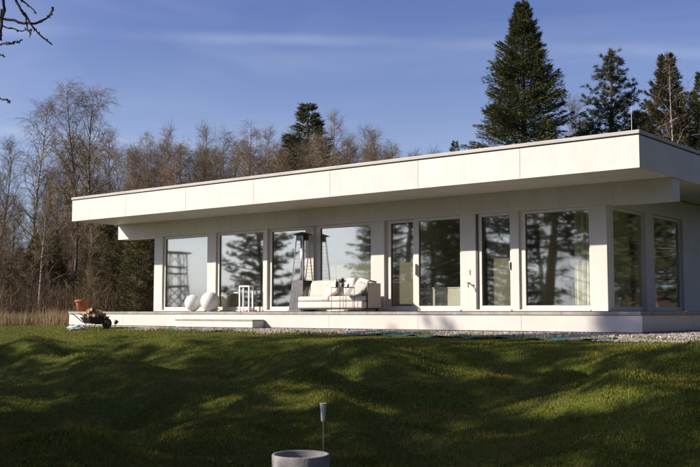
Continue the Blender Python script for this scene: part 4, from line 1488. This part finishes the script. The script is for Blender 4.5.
# left of the house: rows of trunks going back
for k in range(58):
    dp = random.choice([46, 50, 54, 58, 63, 69, 76, 84]) + random.uniform(-2, 2)
    px = random.uniform(-120, 150)
    ty = random.uniform(140, 215)
    put(['bare', 'birch', 'bare', 'bare'][k % 4], px, ty, dp, 'bare birch with drooping twigs in the wood past the end of the roof' if k % 4 == 1 else 'bare brown twiggy tree in the wood past the end of the roof',
        'bare birches past the end of the roof' if k % 4 == 1 else 'bare trees past the end of the roof', var=k, wide=random.uniform(.7, 1.05))
for k in range(60):
    dp = random.uniform(41, 62)
    px = random.uniform(-110, 152)
    put('sapling', px, random.uniform(215, 275), dp, 'thin bare sapling in the undergrowth at the wood edge', 'saplings of the undergrowth', var=k, wide=random.uniform(.9, 1.5))
for k, (px, ty, dp, wd) in enumerate([(128, 222, 43, 1.0), (144, 232, 42, 1.1), (112, 240, 45, 1.0), (150, 218, 48, 1.1), (100, 262, 44, 1.2), (136, 250, 40, 1.0),
                                       (118, 205, 52, 1.0), (60, 262, 46, 1.3), (28, 270, 45, 1.4), (46, 255, 50, 1.3), (10, 282, 44, 1.4), (85, 270, 47, 1.3), (-20, 265, 46, 1.3), (160, 240, 45, 1.1), (104, 225, 47, 1.0), (92, 245, 43, 1.0), (36, 235, 47, 1.1), (54, 228, 52, 1.0), (20, 248, 50, 1.1)]):
    dark = k in (3, 7, 8, 9, 10, 11, 12, 16, 17, 18)
    put('spruce' if dark else 'spruce_young', px, ty, dp, 'dark low spruce in the undergrowth left of the house' if dark else 'young olive-green conifer past the end of the terrace',
        'dark low spruces' if dark else 'young conifers past the terrace', wide=wd * (1.5 if dark else 1.0), var=k)

# a far-off wood closes the view between the stems
def far_wood():
    cr = np.random.default_rng(77)
    P, D, L, W = [], [], [], []
    for k in range(11000):
        u = cr.uniform(-.62, .62); dp = cr.uniform(86, 120)
        x, y = at(u * dp, dp)
        h = cr.uniform(3.5, 10.5) * (.75 + .25 * math.sin(u * 23))
        base = np.array([x, y, tz(x, y) - .2])
        P.append(base); D.append(np.array([cr.normal(0, .06), cr.normal(0, .06), 1.0])); L.append(h); W.append(cr.uniform(.05, .16))
        for q in range(11):
            b = base + np.array([0, 0, h * cr.uniform(.15, .95)])
            P.append(b); D.append(np.array([cr.normal(0, .8), cr.normal(0, .8), cr.uniform(.1, 1)])); L.append(cr.uniform(.7, 2.2)); W.append(cr.uniform(.018, .045))
    me = fronds_mesh(np.array(P), np.array(D), np.array(L), np.array(W), M['dry_blade'], 'far_wood', cr, 0.0)
    o = link('far_wood', me)
    tag(o, 'far brown wood closing the view behind the trees', 'wood', kind='stuff')


far_wood()


def thicket():
    cr = np.random.default_rng(78)
    n = 30000
    dp = cr.uniform(40, 60, n); u = cr.uniform(-.56, -.17, n)
    x = RX * u * dp + HX * dp; y = RY * u * dp + HY * dp
    z = terrain(x, y)
    P, D, L, W = [], [], [], []
    h = cr.uniform(.6, 2.6, n) * (.7 + .5 * patch(x, y, 4, 3))
    h = np.maximum(h, .4)
    base = np.stack([x, y, z - .05], 1)
    dv = np.stack([cr.normal(0, .25, n), cr.normal(0, .25, n), np.ones(n)], 1)
    P.append(base); D.append(dv); L.append(h); W.append(cr.uniform(.008, .02, n))
    for q in range(4):
        t = cr.uniform(.2, .9, n)
        bp = base + dv / np.linalg.norm(dv, axis=1, keepdims=True) * (h * t)[:, None]
        P.append(bp); D.append(np.stack([cr.normal(0, .6, n), cr.normal(0, .6, n), cr.uniform(.2, 1, n)], 1)); L.append(h * cr.uniform(.2, .5, n)); W.append(cr.uniform(.006, .013, n))
    me = fronds_mesh(np.concatenate(P), np.concatenate(D), np.concatenate(L), np.concatenate(W), M['undergrowth_stem'], 'undergrowth', cr, 0.0)
    tag(link('undergrowth', me), 'tangled brown undergrowth at the foot of the wood', 'undergrowth', kind='stuff')


thicket()

# across the garden (mirrored in the glass, shading the lawn)
fg = 'trees across the garden'
for k, (kind, lat, dep, H, wd, lab) in enumerate([
        ('spruce', -10.6, 8.6, 10.5, 1.45, 'broad spruce close by, shading the lower lawn'),
        ('pine', -13.8, 12.6, 11.5, 1.35, 'broad pine shading the middle of the lawn'),
        ('pine', -15.2, 14.8, 12.5, 1.35, 'broad pine mirrored in the corner window'),
        ('spruce', -19.5, 16.4, 16.2, 1.1, 'spruce whose tip shades the terrace corner'),
        ('pine', -16.3, 10.2, 14.0, 1.3, 'dense pine among the trees shading the lawn')]):
    x, y = at(lat, dep)
    plant(kind, x, y, H, lab, fg, var=1 if kind == 'pine' else k, wide=wd)
for k, (kind, x, y, H, wd, lab) in enumerate([
        ('birch', -27.5, -6.0, 13.5, 1.2, 'bare birch across the garden mirrored in the narrow window'),
        ('pine', -30.3, 0.2, 16.0, .75, 'tallest slender pine across the garden, speckling the terrace front with shade'),
        ('larch', -30.0, -5.5, 12.0, 1.3, 'bare larch across the garden mirrored in the sliding door'),
        ('birch', -33.0, -7.5, 14.0, 1.2, 'tall bare birch across the garden mirrored in the sliding door'),
        ('birch', -35.5, -4.0, 11.5, 1.3, 'bare birch across the garden mirrored behind the sofa'),
        ('spruce', -37.5, -7.0, 11.5, 1.2, 'wide spruce across the garden mirrored behind the sofa'),
        ('pine', -43.3, -2.0, 11.0, 1.3, 'pine standing alone by the lookout tower'),
        ('larch', -26.0, -14.0, 14.0, 1.3, 'bare larch far across the garden'),
        ('birch', -33.0, -19.0, 15.0, 1.3, 'bare birch far across the garden'),
        ('spruce', -41.0, -18.0, 13.0, 1.3, 'spruce at the far edge of the garden')]):
    plant(kind, x, y, H, lab, fg, var=k, wide=wd)

# pines past the right end of the house, mirrored in its side window
for k, (x, y, H) in enumerate([(-0.6, 47, 13), (1.6, 51, 14), (3.8, 53, 12.5), (6.5, 52, 14), (1.6, 57, 13), (5.0, 60, 13), (8.5, 58, 13), (8.5, 49, 13), (11, 54, 14), (3.5, 65, 14), (9, 68, 14), (13, 63, 14)]):
    plant('pine', x, y, H, 'pine with an orange stem past the shaded end of the house', 'pines past the end of the house', var=k)


for k, (x, y, H) in enumerate([(2, 26, 13), (5, 31, 14), (6.5, 24, 13), (5, 18, 12), (9, 28, 15), (10, 20, 14), (8, 13, 13), (12, 34, 15), (9, 36, 14)]):
    plant('spruce', x, y, H, 'tall dark spruce of the grove past the shaded end of the house', 'spruce grove past the end of the house', var=k, wide=1.3)

# unseen spruces added behind the viewpoint to block sky light
for k, (lat, dep, H) in enumerate([(-9, -7, 14), (-4, -10, 15), (1, -8, 14), (5, -11, 15), (9, -7, 14), (13, -2, 14), (15, 4, 14), (-14, -8, 15), (-1, -15, 16), (8, -16, 16), (14, 9, 14)]):
    x, y = at(lat, dep)
    plant('spruce', x, y, H, 'unseen tall spruce added behind the viewpoint to block sky light', 'unseen spruces added to block sky light', var=k, wide=1.35)

# bare larch beside the viewpoint: its boughs hang into the picture
def near_larch():
    x, y = at(-4.9, 8.6)
    e = empty('larch_tree', (x, y, tz(x, y)))
    tag(e, 'bare larch whose knobbly dark twigs hang against the sky', 'tree')
    T, C = MB(), MB()
    r = random.Random(5)
    zb = e.location.z
    T.tube([(0, 0, -.2), (.05, .02, 3), (0, .08, 6), (.05, .03, 9.5)], [.17, .14, .10, .03], 10)

    def bough(pts, r0, knobs=True, twigs=0):
        P = [Vector(p) for p in pts]
        # smooth the path
        Q = []
        for i in range(len(P) - 1):
            for q in range(4):
                Q.append(P[i].lerp(P[i + 1], q / 4))
        Q.append(P[-1])
        for _ in range(2):
            Q = [Q[0]] + [(Q[i - 1] + Q[i] * 2 + Q[i + 1]) / 4 for i in range(1, len(Q) - 1)] + [Q[-1]]
        Q = [q + Vector((r.gauss(0, .006), r.gauss(0, .006), r.gauss(0, .006))) for q in Q]
        C.tube(Q, [r0 * (1 - .6 * i / len(Q)) for i in range(len(Q))], 5, True)
        L = sum((Q[i + 1] - Q[i]).length for i in range(len(Q) - 1))
        for k in range(int(L / .035)):
            i = r.randrange(len(Q) - 1); p = Q[i].lerp(Q[i + 1], r.random())
            d = Vector((r.gauss(0, 1), r.gauss(0, 1), r.gauss(0, 1))).normalized()
            C.tube([p, p + d * r.uniform(.012, .022)], [.006, .005], 4, True)
        return Q

    def w(px, py, dep):
        q = view_dir(px, py); k = dep / (q.x * HX + q.y * HY)
        return Vector((q.x * k - x, q.y * k - y, q.z * k - zb))
    # boughs leave the stem, reach out and let their tips hang
    s1 = bough([(0, .04, 5.2), w(-60, -60, 8.4), w(4, -25, 8.2), w(3, 10, 8.15), w(0, 40, 8.1)], .022)
    bough([(0, .04, 4.6), w(-70, 0, 8.5), w(-10, 16, 8.3), w(20, 22, 8.25), w(35, 24, 8.2), w(47, 18, 8.15), w(54, 7, 8.1)], .016)
    bough([w(4, -25, 8.2), w(12, -6, 8.2), w(22, 10, 8.2), w(34, 30, 8.15), w(52, 45, 8.1)], .014)
    bough([w(12, -6, 8.2), w(22, 0, 8.2), w(37, 14, 8.15)], .011)
    bough([w(3, 10, 8.15), w(-2, 25, 8.2), w(10, 29, 8.15), w(24, 31, 8.1), w(33, 28, 8.1)], .009)
    bough([w(22, 10, 8.2), w(27, 22, 8.2), w(30, 37, 8.15)], .008)
    bough([(0, .04, 4.0), w(-60, 35, 8.5), w(-12, 42, 8.3), w(0, 45, 8.2), w(12, 43, 8.1), w(23, 40, 8.1)], .012)
    bough([w(-12, 42, 8.3), w(-3, 52, 8.3), w(5, 58, 8.2)], .009)
    bough([(0, .04, 3.4), w(-60, 80, 8.5), w(-12, 93, 8.3), w(2, 98, 8.2), w(10, 102, 8.15)], .011)
    for k in range(26):                      # the rest of the tree, outside the picture
        z = 2.4 + 7 * k / 26; a = k * 2.4
        L = 2.2 * (1 - .7 * k / 26)
        d = Vector((math.cos(a), math.sin(a), .1))
        if d.dot(Vector((RX, RY, 0))) > .1 and z < 6.5: continue
        Q = [Vector((0, .04, z)) + d * L * t + Vector((0, 0, -.25 * L * t * t)) for t in (0, .3, .6, .85, 1)]
        C.tube(Q, [.02, .016, .012, .009, .005], 5)
        for q in range(9):
            p = Q[1].lerp(Q[4], r.random()); d2 = Vector((r.gauss(0, .6), r.gauss(0, .6), -.3)) * .5
            C.tube([p, p + d2], [.007, .004], 4, False)
    T.build('trunk', M['bark_brown'], e, smooth=True)
    C.build('crown', M['twig_dark'], e)


near_larch()


# lattice lookout tower, mirrored in the far window
def tower():
    x, y = -56.5, -6.5
    e = empty('lookout_tower', (x, y, tz(x, y)), .35)
    tag(e, 'dark timber lookout tower with flat roof, mirrored in the far window', 'tower')
    H = 5.9
    P = lambda sx, sy_, z: Vector((sx * (.95 - .28 * z / H), sy_ * (.95 - .28 * z / H), z))
    for sx in (-1, 1):
        for sy_ in (-1, 1):
            MB().tube([P(sx, sy_, -.1), P(sx, sy_, H)], [.06, .055], 6).build('post', M['tower_wood'], e)
    br = [((-1, -1), (1, -1)), ((1, -1), (1, 1)), ((1, 1), (-1, 1)), ((-1, 1), (-1, -1))]
    for (a, b) in br:
        for z0, z1 in ((.3, 1.9), (1.9, 3.4)):
            MB().tube([P(*a, z0), P(*b, z1)], [.04, .04], 5).build('brace', M['tower_wood'], e)
            MB().tube([P(*b, z0), P(*a, z1)], [.04, .04], 5).build('brace', M['tower_wood'], e)
        for z0, z1 in ((3.4, 4.6), (4.6, 5.85)):
            MB().tube([P(*a, z0), P(*b, z1)], [.025, .025], 5).build('brace', M['tower_wood'], e)
        mid0 = P(*a, -.1).lerp(P(*b, -.1), .5); mid1 = P(*a, 5.88).lerp(P(*b, 5.88), .5)
        MB().tube([mid0, mid1], [.035, .035], 5).build('post', M['tower_wood'], e)
        for z in (1.9, 3.4, 4.4, 4.9):
            MB().tube([P(*a, z), P(*b, z)], [.045, .045], 5).build('rail', M['tower_wood'], e)
    for k in range(8):
        MB().box(-.80, .80, -.80 + k * .2, -.80 + k * .2 + .185, 3.45, 3.50).build('plank', M['tower_wood'], e)
    MB().box(-.95, .95, -.95, .95, H + .01, H + .12, .01).build('roof', M['tower_wood'], e)
    for k in range(11):
        MB().box(-.25, .25, -1.12 + .02 * k, -1.06 + .02 * k, .25 + k * .29, .29 + k * .29).build('rung', M['tower_wood'], e)


tower()
